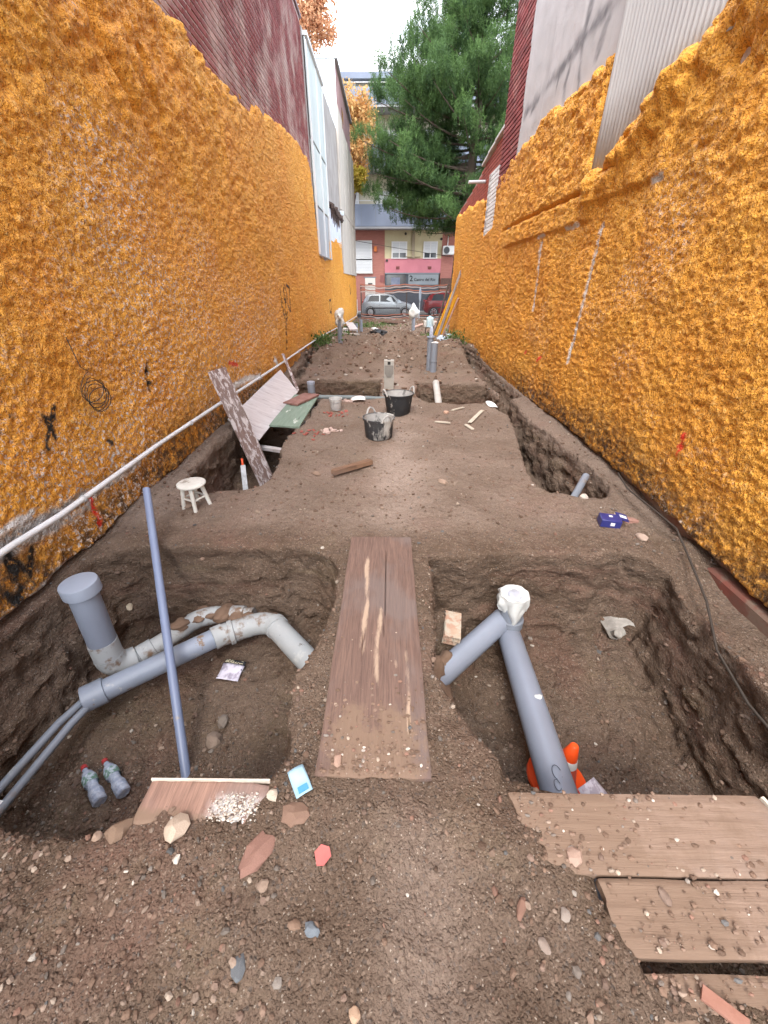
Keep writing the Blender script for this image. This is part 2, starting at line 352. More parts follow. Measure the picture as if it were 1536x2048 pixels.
# ------------------------------------------------------------------ sprayed foam on the party walls
def foam_mat():
    m = bpy.data.materials.new('orange_foam'); m.use_nodes = True; t = m.node_tree; b = t.nodes['Principled BSDF']; MATS['foam'] = m
    L = t.links.new; O = N(t, 'ShaderNodeTexCoord').outputs['Object']
    def noise(sc, det=6, ro=.6):
        n = N(t, 'ShaderNodeTexNoise', inp={2: sc, 3: det, 4: ro}); L(O, n.inputs[0]); return n.outputs[0]
    def ramp(x, a, c, o0=0., o1=1.):
        r = N(t, 'ShaderNodeMapRange', inp={1: a, 2: c, 3: o0, 4: o1}); L(x, r.inputs[0]); return r.outputs[0]
    def mix(f, a, c):
        x = N(t, 'ShaderNodeMix', data_type='RGBA')
        for i, v in ((0, f), (6, a), (7, c)):
            if isinstance(v, tuple): x.inputs[i].default_value = v + (1,)
            else: L(v, x.inputs[i])
        return x.outputs[2]
    def attr(n): return N(t, 'ShaderNodeAttribute', attribute_name=n).outputs['Fac']
    def mul(a, c):
        x = N(t, 'ShaderNodeMath', operation='MULTIPLY', use_clamp=True); L(a, x.inputs[0]); L(c, x.inputs[1]); return x.outputs[0]
    c = mix(ramp(noise(1.3, 5), .36, .66), (.91, .435, .062), (.86, .36, .045))
    c = mix(ramp(noise(50, 3, .7), .53, .60, 0., .75), c, (.40, .14, .016)); c = mix(ramp(noise(9, 5, .7), .56, .74, 0., .22), c, (.55, .21, .03))  # fine dark flecks paint crevice shade into the foam colour; then broader brown mottling
    c = mix(ramp(noise(30, 5, .7), .55, .70, 0., .7), c, (.95, .62, .22))
    c = mix(mul(attr('dirt'), ramp(noise(11, 7, .75), .38, .56)), c, (.115, .062, .028))
    c = mix(mul(attr('pale'), ramp(noise(36, 6, .7), .53, .60)), c, (.74, .66, .60))
    c = mix(mul(attr('white'), ramp(noise(26, 5, .7), .12, .30)), c, (.78, .75, .71))
    c = mix(mul(attr('bare'), ramp(noise(8, 6, .7), .30, .46)), c, (.46, .43, .40))
    c = mix(mul(attr('black'), ramp(noise(28, 5, .7), .32, .44)), c, (.022, .020, .018))
    c = mix(mul(attr('red'), ramp(noise(40, 5, .7), .36, .46)), c, (.78, .045, .022))
    L(c, b.inputs['Base Color']); b.inputs['Roughness'].default_value = .62; b.inputs['Specular IOR Level'].default_value = .3
    b1 = N(t, 'ShaderNodeBump', inp={0: 1.0, 1: .036}); L(noise(60, 3, .6), b1.inputs['Height']); L(b1.outputs[0], b.inputs['Normal'])
    return m
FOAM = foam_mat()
def seg_d(y, z, pts):
    d = np.full(y.shape, 9., np.float32)
    for (a, b_), (c, e) in zip(pts[:-1], pts[1:]):
        ex, ey = c - a, e - b_; tt = np.clip(((y - a) * ex + (z - b_) * ey) / (ex * ex + ey * ey + 1e-9), 0, 1)
        d = np.minimum(d, np.hypot(y - a - ex * tt, z - b_ - ey * tt))
    return d
def foam_sheet(side, y0, y1, topc, botc, xc, extra, parent, marks):
    """side -1 left / +1 right; topc, botc: (y,z) curves bounding the foam; xc: (y,x) wall line of the foam face"""
    ys = [y0]
    while ys[-1] < y1: ys.append(ys[-1] + .0115 + .0047 * max(0, ys[-1] - 1.2))
    ys = np.array(ys, np.float32); tz = np.array(topc); zmax = tz[:, 1].max() + .25
    zs = np.arange(-.85, zmax, .0135, dtype=np.float32); Yg, Zg = np.meshgrid(ys, zs, indexing='ij')
    T = np.interp(ys, tz[:, 0], tz[:, 1])[:, None] + .05 * vn(Yg * 2.2, Zg * 2.2, s=100 + side) + .05 * vn(Yg * 7, Zg * 7, s=101 + side) + .03 * vn(Yg * 18, Zg * 18, s=102)
    bo = np.array(botc); B = np.interp(ys, bo[:, 0], bo[:, 1])[:, None] + .03 * vn(Yg * 4, Zg * 4, s=103) + .018 * vn(Yg * 14, Zg * 14, s=104)
    X0 = np.interp(ys, [p[0] for p in xc], [p[1] for p in xc])[:, None] + 0 * Zg
    up = sm(1.6, 3.0, Zg) * (1 - sm(6, 11, Yg))
    def puff(f, s): ca, sa = math.cos(s), math.sin(s); return np.abs(vn((Yg * ca - Zg * sa) * f, (Yg * sa + Zg * ca) * f, s=s)) * 2 - .62      # rounded blisters with sharp creases between
    th = .014 * vn(Yg * .9, Zg * .9, s=110 + side) + .012 * vn(Yg * 3, Zg * 3, s=111 + side)
    th = th + (.003 + .017 * up) * puff(6.5, 112 + side) + (.003 + .007 * up) * puff(15, 113 + side)
    jy, jz = .8 * Yg - .6 * Zg + .014 * vn(Yg * 30, Zg * 30, s=150), .6 * Yg + .8 * Zg + .014 * vn(Yg * 30, Zg * 30, s=151)
    th = th + .0065 * vn(jy * 27, jz * 27, s=114 + side) + .0105 * vn((jy * .4 + jz * .92) * 47, (jz * .4 - jy * .92) * 47, s=115 + side)
    e, ab = extra(Yg, Zg); th = th + e
    edge = np.minimum(sm(-.06, .10, T - Zg), sm(-.035, .05, Zg - B))
    off = (th + .055) * edge - .10 * (1 - edge)
    off = np.where(ab > 0, off * (1 - ab) - .10 * ab, off)
    X = X0 - side * (off - .055)
    nY, nZ = len(ys), len(zs)
    V = np.stack([X, Yg, Zg + base_z(Yg) * (1 - sm(.2, 1.2, Zg))], -1).reshape(-1, 3)
    a = (np.arange(nY - 1)[:, None] * nZ + np.arange(nZ - 1)[None]).ravel(); Fq = np.stack([a, a + nZ, a + nZ + 1, a + 1], 1)
    keep = (off.ravel()[Fq] > -.075).any(1); Fq = Fq[keep]
    if side > 0: Fq = Fq[:, ::-1]
    used = np.unique(Fq); re = np.full(len(V), -1, np.int64); re[used] = np.arange(len(used)); Fq = re[Fq]
    y, z = V[used, 1], Zg.ravel()[used]
    A = {k: np.zeros(len(used), np.float32) for k in ('white', 'black', 'red', 'bare')}
    for kind, pts, wd in marks:
        d = seg_d(y, z, pts) + .012 * vn(y * 23, z * 23, s=120); A[kind] = np.maximum(A[kind], 1 - sm(wd * .55, wd * 1.15, d))
    A['pale'] = np.clip(.35 + .9 * vn(y * .8, z * .8, s=125) + .5 * vn(y * 3.1, z * 3.1, s=126) - (.75 if side > 0 else .05 - .35 * (1 - sm(.8, 1.7, z))) - sm(2.0, 3.2, z), 0, 1) * (1 - sm(7, 12, y))
    A['dirt'] = np.clip(1.15 * (1 - sm(.05, .62, z + .16 * vn(y * 2, z * 2, s=127))) * (1 - .6 * sm(5, 10, y)), 0, 1)
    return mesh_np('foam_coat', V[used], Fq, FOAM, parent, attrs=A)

# left wall -------------------------------------------------------------
wallL = empty('party_wall', (-2.1, 8, 0), label='left party wall coated in lumpy orange foam below dark red brick', cat='wall')
LT = [(-.5, 3.75), (3, 3.85), (5.5, 3.93), (6.7, 3.82), (8.1, 3.93), (9.6, 4.26), (11.7, 4.5), (13.3, 4.5), (13.75, 4.42), (13.95, 3.4), (14.25, 2.42), (16.45, 2.36), (17.0, 3.0), (17.2, 3.15), (21.0, 3.25), (21.15, 2.1), (28.6, 2.0)]
LB = [(-.5, -.02), (3, 0.02), (5, .0), (12, .0), (28, -.02)]
LX = [(-1, -2.09), (14, -2.10), (22, -2.08), (28.6, -2.03)]
def extraL(y, z):
    e = -.05 * np.exp(-(seg_d(y, z, [(4.05, 3.45), (4.1, 3.2), (4.3, 2.98), (4.42, 2.86)]) / .045) ** 2) - .05 * np.exp(-(seg_d(y, z, [(4.7, 3.3), (4.72, 3.1), (4.9, 2.95)]) / .035) ** 2)
    e += .03 * sm(2.6, 3.4, z) * (1 - sm(5, 8, y)) * vn(y * 2.3, z * 2.3, s=130)
    e -= .03 * np.exp(-(seg_d(y, z, [(3.54, 1.02), (3.5, .92), (3.48, .81)]) / .016) ** 2) + .03 * np.exp(-(seg_d(y, z, [(8.95, 1.5), (8.9, 1.15), (8.7, .8), (8.62, .44)]) / .03) ** 2)
    ab = np.zeros_like(y); return e, ab
lm = [('black', [(2.28, .945), (2.31, .86), (2.315, .79)], .022), ('black', [(2.385, .955), (2.32, .87), (2.22, .76)], .02), ('black', [(2.10, .985), (2.11, .97)], .016), ('black', [(2.77, .60), (2.775, .585)], .024),
      ('black', [(3.54, 1.02), (3.5, .92), (3.48, .81)], .014),
      ('black', [(1.70, .335), (1.665, .19), (1.72, .265), (1.75, .16), (1.85, .27)], .030), ('black', [(1.585, .15), (1.62, .07), (1.66, .14)], .028),
      ('black', [(8.7, 1.55), (8.65, 1.25), (8.8, 1.02), (8.95, 1.3), (8.95, 1.55)], .03), ('black', [(9.1, 1.6), (9.15, 1.2), (9.4, 1.1), (9.5, 1.55), (9.2, 1.6)], .03), ('black', [(8.95, 1.1), (8.75, .8), (8.62, .44)], .022),
      ('black', [(15.6, 1.1), (15.7, .8), (16.2, .75), (16.2, 1.1), (15.7, 1.12)], .04), ('black', [(24.1, 1.55), (24.4, 1.1), (24.8, 1.5)], .05),
      ('red', [(2.405, .335), (2.375, .10)], .021), ('red', [(4.95, .62), (5.2, .56)], .03), ('red', [(5.4, .72), (5.7, .64)], .03),
      ('bare', [(1.2, .36), (1.75, .38), (2.1, .33), (2.35, .32)], .085), ('bare', [(2.3, .33), (2.75, .315), (3.0, .33)], .035), ('bare', [(.6, .3), (1.5, .34)], .13),
      ('white', [(1.7, .47), (1.95, .45)], .03), ('white', [(2.75, .50), (2.72, .42)], .012), ('white', [(2.84, .62), (2.80, .50)], .01), ('white', [(5.2, .42), (6.0, .40), (6.6, .3)], .05), ('white', [(7.6, .42), (7.8, .3)], .06),
      ('bare', [(1.2, -.02), (1.6, -.0), (1.95, .03)], .035)]
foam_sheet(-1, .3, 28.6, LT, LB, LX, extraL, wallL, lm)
plinth = mat('plinth_render', (.20, .085, .058), (.27, .20, .16), 4, .9, .5, 30)
def backing(mb, xf, y0, y1, z0, z1, th, side):   # masonry body whose face towards the plot lies at xf
    mb.box((xf + side * th / 2, (y0 + y1) / 2, (z0 + z1) / 2), (th, y1 - y0, z1 - z0)); return mb
backing(MB(), -2.165, -3, 14.0, -1.2, 7.12, .3, -1).build('masonry', mat('old_mortar', (.46, .37, .35), (.54, .45, .42), 3, .95, .4, 40), wallL, smooth=False)
# bricks of the upper left wall, laid in running bond
brickm = mat('red_brick', (.215, .055, .050), (.175, .040, .040), 2.2, .85, .5, 60, spots=[((.40, .29, .255), 1.1, .47, .14, (1, 1, 1)), ((.34, .16, .15), 3.3, .52, .2, (1, 1, 1)), ((.10, .03, .03), 2.6, .62, .08, (1, 1, 1))], varyobj=.2, world=True)
brickm_far = mat('red_brick_far', (.215, .055, .050), (.175, .040, .040), 2.2, .85, .5, 60, spots=[((.40, .29, .255), 1.1, .47, .14, (1, 1, 1)), ((.34, .16, .15), 3.3, .52, .2, (1, 1, 1))], attr='tint', world=True)
def brick_mesh(name, L_, T_, Hh, b=.004):
    mb = MB().box((0, 0, 0), (T_, L_, Hh), bev=b); me = bpy.data.meshes.new(name); me.from_pydata(mb.v, [], mb.f); return me
def brick_field(parent, xf, side, y0, y1, z0, z1, vis, m, mfar, maxn=300, proud=.008, bl=.25, bh=.058, gap=.017, world_obj=True):
    """running-bond bricks on the plane x=xf; the nearest maxn are objects of their own, the rest one joined part"""
    cells = []; r = 0; z = z0
    while z + bh < z1:
        y = y0 - (bl + gap) * (.5 if r % 2 else 0)
        while y < y1:
            a, b_ = max(y, y0), min(y + bl, y1)
            if b_ - a > .05 and vis((a + b_) / 2, z + bh / 2): cells.append(((a + b_) / 2, z + bh / 2, b_ - a))
            y += bl + gap
        z += bh + gap; r += 1
    cells.sort(key=lambda c: (c[0] ** 2 + (c[1] - 1.6) ** 2))
    me = brick_mesh('brick', bl, .05, bh); me.materials.append(m)
    for c in cells[:maxn]:
        o = bpy.data.objects.new('brick', me)
        o.location = (xf + side * (.025 - proud - random.uniform(-.002, .003)), c[0], c[1]); o.scale = (1, c[2] / bl, 1)
        o.rotation_euler = (random.uniform(-.008, .008), random.uniform(-.01, .01), random.uniform(-.006, .006)); link(o, parent)
    rest = cells[maxn:]
    if rest:
        mb = MB()
        for c in rest: mb.box((xf + side * (.02 - proud + random.uniform(-.002, .002)), c[0], c[1]), (.04, c[2], bh), rot=(random.uniform(-.01, .01), 0, 0))
        o = mb.build('brickwork', mfar, parent, smooth=False)
        tint = np.repeat(rng.uniform(.8, 1.2, len(rest)), 8)[:, None].repeat(4, 1); a = o.data.attributes.new('tint', 'FLOAT_COLOR', 'POINT'); a.data.foreach_set('color', tint.astype(np.float32).ravel())
        o['kind'] = 'stuff'
    return len(cells)
brick_field(wallL, -2.165, -1, 3.2, 14.0, 3.6, 7.10, lambda y, z: z > np.interp(y, [p[0] for p in LT], [p[1] for p in LT]) - .2 and z < 1.95 + .415 * y, brickm, brickm_far)
MB().box((-2.30, 8, 7.15), (.36, 12.1, .06)).build('coping', mat('metal_coping', (.16, .10, .11), None, 3, .5, .1), wallL, smooth=False)
# ------------------------------------------------------------------ right wall
wallR = empty('party_wall', (2.2, 8, 0), label='right party wall coated in lumpy orange foam with two white streaks', cat='wall')
RT = [(-.5, 3.5), (2.5, 3.45), (3.8, 3.2), (4.6, 2.9), (5.05, 2.68), (5.44, 2.66), (5.5, 3.58), (7.3, 3.62), (9.3, 3.56), (10.2, 3.5), (11.6, 3.42), (12.2, 3.42), (14, 3.55), (16.6, 3.66)]
RB = [(-.5, -.03), (1.5, -.04), (2.3, .04), (4, .06), (8, .02), (16, .0)]
RX = [(-1, 2.17), (1.6, 2.18), (8, 2.20), (12, 2.28), (16.6, 2.36)]
def extraR(y, z):
    near = 1 - sm(5.2, 5.6, y)
    e = .035 * sm(2.19, 2.24, z) * sm(5.15, 5.3, y) * (1 - sm(8.6, 9.3, y)) + .04 * sm(2.34, 2.38, z) * near * sm(3.9, 4.1, y)
    e -= .055 * np.exp(-((z - 2.5 - .012 * vn(y * 9, z, s=7)) / .022) ** 2) * sm(5.4, 5.7, y) * (1 - sm(8.9, 9.4, y))
    e += .05 * np.exp(-((z - np.interp(y, [p[0] for p in RT], [p[1] for p in RT]) + .16) / .16) ** 2) * near * (.5 + np.abs(vn(y * 6, z * 6, s=131)) * 1.6)
    e += near * sm(2.3, 3.0, z) * .05 * (np.abs(vn(y * 3.4, z * 3.4, s=132)) * 2 - .5)
    e -= .10 * np.exp(-(seg_d(y, z, [(3.55, 2.85), (3.5, 2.82)]) / .05) ** 2) + .05 * np.exp(-(seg_d(y, z, [(4.34, 2.66), (4.33, 2.6)]) / .03) ** 2)
    e -= .016 * np.exp(-(seg_d(y, z, [(4.95, 2.12), (4.97, 1.3), (5.01, .8)]) / .022) ** 2) + .014 * np.exp(-(seg_d(y, z, [(6.72, 2.1), (6.66, 1.28)]) / .022) ** 2)
    e -= .03 * np.exp(-(seg_d(y, z, [(9.3, 2.5), (9.3, 1.4), (9.5, .3)]) / .02) ** 2)
    ab = ((y > 10.42) & (y < 11.5 + .05 * np.sin(z * 40)) & (z > 2.58 + .07 * (11.5 - y)) & (z < 4.4)).astype(np.float32); return e, ab
rm = [('white', [(4.935, 2.13), (4.95, 1.8), (4.96, 1.3), (5.0, 1.0), (5.02, .8)], .032), ('white', [(6.72, 2.1), (6.71, 1.95)], .05), ('white', [(6.70, 1.95), (6.66, 1.28)], .034),
      ('white', [(5.5, 2.21), (5.7, 2.2), (5.9, 2.2)], .02), ('white', [(6.6, 2.2), (6.9, 2.2)], .022), ('white', [(4.03, 2.36), (4.15, 2.35)], .022), ('red', [(2.755, .665), (2.745, .51)], .018), ('red', [(5.9, .72), (6.0, .66)], .03), ('red', [(6.6, .7), (6.7, .66)], .03),
      ('black', [(9.9, 1.15), (9.93, 1.08)], .03)]
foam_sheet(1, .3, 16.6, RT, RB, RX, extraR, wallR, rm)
mb = MB(); backing(mb, 2.275, -3, 9.3, -1.2, 8.6, .3, 1)
mb.prism([(9.3, -1.2), (10.3, -1.2), (10.3, 8.6), (9.3, 8.6)], 2.285, 2.6, axis=0)
mb.build('masonry', plinth, wallR, smooth=False)
MB().box((2.235, .95, -.31), (.13, 2.3, .56), bev=.015).build('footing', mat('red_footing', (.17, .05, .034), (.12, .06, .043), 5, .9, .5, 30, spots=[((.15, .10, .073), 5, .46, .1, (1, 1, 1))]), wallR)
low = empty('low_brick_wall', (2.35, 12, 0), label='low red brick wall with pale coping and white perforated bricks above the right foam', cat='wall')
def xlow(y): return float(np.interp(y, [10.3, 12, 16.6], [2.305, 2.345, 2.425]))
lv = [];
for y in (10.3, 12, 14, 16.6):
    for x in (xlow(y), xlow(y) + .24):
        lv += [(x, y, -.8), (x, y, {10.3: 4.22, 12: 4.12, 14: 3.88, 16.6: 3.72}[y])]
lf = []
for i in range(3):
    a = i * 4; lf += [(a, a + 4, a + 5, a + 1), (a + 2, a + 3, a + 7, a + 6), (a + 1, a + 5, a + 7, a + 3)]
lf += [(0, 1, 3, 2), (12, 14, 15, 13)]
MB().add(lv, lf).build('masonry', mat('low_wall_mortar', (.33, .22, .19), (.28, .16, .13), 5, .95, .4, 40), low, smooth=False)
redb = mat('fresh_red_brick', (.34, .085, .055), (.26, .06, .045), 4, .85, .4, 60, varyobj=.2)
whb = mat('white_painted_brick', (.70, .70, .69), (.58, .57, .55), 6, .8, .35, 50, varyobj=.06)
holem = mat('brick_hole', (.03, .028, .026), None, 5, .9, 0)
def brick_at(y, z, L_, m, par, xf, proud=.012, name='brick', th=.05, h=.058):
    o = MB().box((0, 0, 0), (th, L_, h), bev=.004).build(name, m, par, smooth=False, origin=None); o.matrix_basis = Matrix.Translation((xf + th / 2 - proud, y, z)); return o
r = 0; z = 3.3
while z < 4.2:                              # exposed courses above the foam
    y = 10.34 + (.13 if r % 2 else 0)
    while y + .25 < 16.5:
        zt = float(np.interp(y, [10.3, 12, 14, 16.6], [4.22, 4.12, 3.88, 3.72])); ft = float(np.interp(y, [p[0] for p in RT], [p[1] for p in RT]))
        if z + .04 < zt and z > ft - .1 and not (10.4 < y + .12 < 11.5 and z < 3.72): brick_at(y + .125, z, .25, redb, low, xlow(y + .12))
        y += .262
    z += .07; r += 1
z = 2.63; r = 0
while z < 3.74:                             # toothing of white-painted perforated bricks
    a = 10.46 + (.0 if r % 2 else .10); 
    if z < 2.7: a = 10.75
    for k, (ya, L_) in enumerate([(a, .46), (a + .475, 1.0 - (.475 + a - 10.46))]):
        o = brick_at(ya + L_ / 2, z, L_ - .008, whb, low, xlow(11) - .02, name='brick', h=.062)
        if k == 1 and r % 3 != 1:
            for q in range(2):
                for s_ in range(2):
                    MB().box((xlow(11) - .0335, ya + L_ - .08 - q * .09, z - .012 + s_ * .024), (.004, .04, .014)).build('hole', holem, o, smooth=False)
    z += .072; r += 1
cpm = mat('pale_coping', (.56, .55, .53), (.44, .43, .41), 6, .85, .3)
for i in range(5):
    ya, yb = 10.3 + i * .72, 11.0 + i * .72
    if i > 2: break
    za, zb = [float(np.interp(q, [10.3, 12, 14, 16.6], [4.22, 4.12, 3.88, 3.72])) for q in (ya, yb)]
    MB().box((xlow(ya) + .11, (ya + yb) / 2, (za + zb) / 2 + .035), (.36, .71, .06), rot=(math.atan2(zb - za, yb - ya), 0, 0), bev=.008).build('coping_stone', cpm, low, smooth=False)
MB().tube([(xlow(12) - .42, 12.05, 3.72), (xlow(12) + .1, 12.1, 3.74)], .035, 12).build('drain_spout', mat('pipe_grey_light', (.42, .42, .43), None, 4, .5, .1), low)

house = empty('brick_house', (3.5, 10, 0), label='tall dark red brick house with grey rendered side above the right wall', cat='building')
MB().box((2.61 + 1.7, 5.3, 4.3), (3.4, 10.0, 8.6)).build('wall', mat('house_mortar', (.30, .20, .18), None, 4, .95, .3), house, smooth=False)
brickm2 = mat('house_brick', (.25, .065, .060), (.19, .045, .045), 3, .92, .5, 60, spots=[((.33, .16, .14), 2.3, .52, .2, (1, 1, 1))], varyobj=.25, world=True)
brick_field(house, 2.275, 1, 9.02, 10.3, 3.3, 6.6, lambda y, z: True, brickm2, brickm_far, maxn=260, proud=.03)
# rendered area with dark branching stains
def stain_mat():
    m = mat('grey_render', (.49, .465, .45), (.42, .40, .385), 1.6, .92, .45, 40, spots=[((.37, .35, .34), 3, .56, .18, (1, 1, .25)), ((.56, .54, .52), 2, .58, .2, (1, 2, .3))]); t = m.node_tree; b = t.nodes['Principled BSDF']
    src = b.inputs['Base Color'].links[0].from_socket; a = N(t, 'ShaderNodeAttribute', attribute_name='stain'); n = N(t, 'ShaderNodeTexNoise', inp={2: 14.0, 3: 6.0})
    r_ = N(t, 'ShaderNodeMapRange', inp={1: .25, 2: .6}); mu = N(t, 'ShaderNodeMath', operation='MULTIPLY'); mi = N(t, 'ShaderNodeMix', data_type='RGBA', inp={7: (.10, .095, .10, 1)})
    t.links.new(n.outputs[0], r_.inputs[0]); t.links.new(a.outputs['Fac'], mu.inputs[0]); t.links.new(r_.outputs[0], mu.inputs[1]); t.links.new(mu.outputs[0], mi.inputs[0]); t.links.new(src, mi.inputs[6]); t.links.new(mi.outputs[2], b.inputs['Base Color'])
    return m
yy, zz = np.meshgrid(np.arange(-1, 9.12, .035), np.arange(2.4, 6.6, .035), indexing='ij'); st = np.zeros_like(yy)
for pts, wd in (([(5.2, 4.04), (5.87, 4.03), (6.56, 4.04), (7.3, 4.02), (7.68, 4.03), (8.83, 4.01)], .06), ([(6.53, 4.4), (6.6, 3.99), (6.47, 3.5)], .05), ([(6.9, 4.02), (7.0, 3.8), (6.95, 3.6)], .04), ([(7.3, 4.02), (7.35, 3.75)], .03), ([(5.9, 4.03), (6.1, 3.75)], .05), ([(8.2, 4.0), (8.5, 3.9)], .03)):
    d = seg_d(yy, zz, pts) + .05 * vn(yy * 4, zz * 4, s=140) + .02 * vn(yy * 15, zz * 15, s=141); st = np.maximum(st, .85 * (1 - sm(wd * .2, wd * 1.9, d)))
xx = 2.232 + .006 * vn(yy * 2, zz * 2, s=142) + .003 * vn(yy * 9, zz * 9, s=143) + np.where(yy > 9.02 + .02 * np.sin(zz * 9), .06, 0)
nY, nZ = yy.shape; a = (np.arange(nY - 1)[:, None] * nZ + np.arange(nZ - 1)[None]).ravel()
mesh_np('render_coat', np.stack([xx, yy, zz], -1).reshape(-1, 3), np.stack([a + 1, a + nZ + 1, a + nZ, a], 1), stain_mat(), house, attrs={'stain': st.ravel()})
# corrugated sheet hung over the render
ys_ = np.arange(.6, 5.43, .0088); zs_ = np.array([2.50, 3.2, 4.0, 5.2]); yy, zz = np.meshgrid(ys_, zs_, indexing='ij')
bot = np.interp(yy, [.6, 3.8, 5.05, 5.43], [3.25, 3.0, 2.58, 2.61]); zz = np.where(zz == 2.50, bot, np.maximum(zz, bot + .1))
xx = 2.165 + .011 * np.cos(yy * 2 * math.pi / .072); nY, nZ = yy.shape; a = (np.arange(nY - 1)[:, None] * nZ + np.arange(nZ - 1)[None]).ravel()
corr = mesh_np('corrugated_sheet', np.stack([xx, yy, zz], -1).reshape(-1, 3), np.stack([a + 1, a + nZ + 1, a + nZ, a], 1), mat('fibre_cement', (.50, .49, .47), (.42, .41, .40), 2, .75, .25, 50, stretch=(1, 1, .2), spots=[((.36, .35, .34), 3, .58, .15, (1, 1, .12))]))
so = corr.modifiers.new('thick', 'SOLIDIFY'); so.thickness = .006; so.offset = 0
tag(corr, 'pale grey corrugated sheet hanging above the right orange foam', 'cladding')

# ------------------------------------------------------------------ left, beyond the brick: pale cladding, concrete, beige panels, white building
clad = empty('cladding', (-2.1, 15.6, 2.4), label='pale grey-green flat sheets beside the end of the red brick wall', cat='cladding')
shm = mat('pale_sheet', (.60, .66, .64), (.50, .56, .55), 1.2, .45, .1, 30, spots=[((.42, .47, .47), 2.2, .55, .2, (1, 1, .3))])
shm2 = mat('grey_sheet', (.42, .46, .48), (.36, .40, .42), 1.2, .45, .1, 30)
for i, (za, zb, m, ya, yb) in enumerate([(5.02, 6.85, shm, 14.06, 16.9), (3.62, 4.98, shm, 14.06, 16.9), (2.40, 3.58, shm2, 14.12, 16.6)]):
    MB().box((-2.085 - .01 * i, (ya + yb) / 2, (za + zb) / 2), (.03, yb - ya, zb - za), bev=.004).build('sheet', m, clad, smooth=False)
for y in (14.10, 15.6, 16.86): MB().box((-2.07, y, 4.6), (.05, .05, 4.4)).build('rail', mat('white_frame', (.70, .72, .72), None, 4, .5, .1), clad, smooth=False)
MB().box((-2.07, 15.5, 6.9), (.12, 2.9, .08)).build('flashing', mat('white_frame', (.7,) * 3), clad, smooth=False)
MB().box((-2.05, 15.4, 2.37), (.07, 2.6, .03)).build('drip_edge', shm2, clad, smooth=False)
cw = empty('concrete_wall', (-2.15, 19, 0), label='weathered grey concrete wall with torn dark edge over a bluish painted patch', cat='wall')
mb = MB(); backing(mb, -2.13, 14.0, 21.5, -1, 7.0, .3, -1); mb.build('wall', mat('weathered_concrete', (.40, .375, .35), (.30, .28, .265), 2, .92, .5, 30, spots=[((.22, .20, .19), 2.4, .58, .15, (1, 1, .2))]), cw, smooth=False)
backing(MB(), -2.09, 17.1, 21.0, 3.0, 3.98, .06, -1).build('paint_patch', mat('bluish_paint', (.56, .63, .76), (.66, .69, .75), 4, .85, .4, spots=[((.07, .06, .06), 5, .60, .05, (1, 2.5, .25))]), cw, smooth=False)
mb = MB()
for k in range(46):
    y = 17.0 + k * .093; mb.box((-2.06 + random.uniform(-.03, .05), y, 4.03 + random.uniform(-.05, .05)), (.12, random.uniform(.06, .2), random.uniform(.05, .16)), rot=(random.uniform(-.5, .5), random.uniform(-.4, .4), random.uniform(-.5, .5)))
mb.build('torn_edge', mat('torn_bitumen', (.06, .045, .04), (.13, .09, .075), 9, .95, .5), cw, smooth=False)
for k in range(7): MB().tube([(-2.07, 17.6 + k * .42, 4.0), (-2.06, 17.62 + k * .42 + random.uniform(-.05, .05), 3.7), (-2.07, 17.6 + k * .42, 3.75 - random.uniform(.05, .35))], [.03, .022, .008], 6).build('tar_run', MATS['torn_bitumen'], cw)
pb = empty('panel_building', (-3.5, 25, 0), label='tall white and brick building with beige side panels at the far left', cat='building')
MB().box((-2.14 - 2.4, 25.5, 4.2), (4.8, 7.0 - .01, 10.0)).build('wall', mat('pinkish_brick', (.42, .27, .26), (.34, .20, .20), 3, .9, .5, 40), pb, smooth=False)
MB().box((-4.5, 21.97, 6.1), (4.75, .06, 6.15)).build('front_wall', mat('white_render', (.66, .72, .76), (.60, .66, .70), 1.0, .85, .2), pb, smooth=False)
MB().box((-4.5, 25.5, 9.23), (4.95, 7.15, .10)).build('parapet_cap', mat('grey_cap', (.38, .40, .42), None), pb, smooth=False)
beig = mat('beige_panel', (.56, .52, .46), (.48, .44, .39), 1.4, .85, .25, 40, stretch=(1, 1, .3), spots=[((.35, .32, .29), 2.6, .60, .12, (1, 1, .15)), ((.10, .09, .08), 3.3, .69, .03, (1, 1, .6))])
for i in range(4):
    ya = 21.2 + i * 1.84; zt = 7.45 if i else 7.7
    for (za, zb) in ((2.04, 4.38), (4.41, zt)): backing(MB(), -2.03 + .018 * i, ya, ya + 1.82, za, zb, .09, -1).build('panel', beig, pb, smooth=False)
for y, z in ((24.2, 8.35), (23.6, 7.85)): backing(MB(), -2.128, y, y + .7, z - .3, z + .1, .03, -1).build('window', mat('dark_glass', (.03, .035, .04), None, 4, .15, 0, spec=.6), pb, smooth=False)
for xs in (-2.85, -2.45): MB().tube([(xs, 21.92, 9.25), (xs + .02, 21.91, 7.9), (xs + .14 * (xs + 2.85), 21.92, 6.0)], .022, 8).build('cable', mat('cable_grey', (.30, .31, .33), None, 4, .6, 0), pb)
MB().box((-2.5, 21.9, 7.1), (.5, .12, .55), bev=.02).build('meter_box', mat('white_render', (.66,) * 3), pb)
MB().box((-2.02, 21.05, 4.25), (.16, .28, .16), rot=(.1, .1, 0), bev=.02).build('broken_block', mat('white_render', (.66,) * 3), pb)
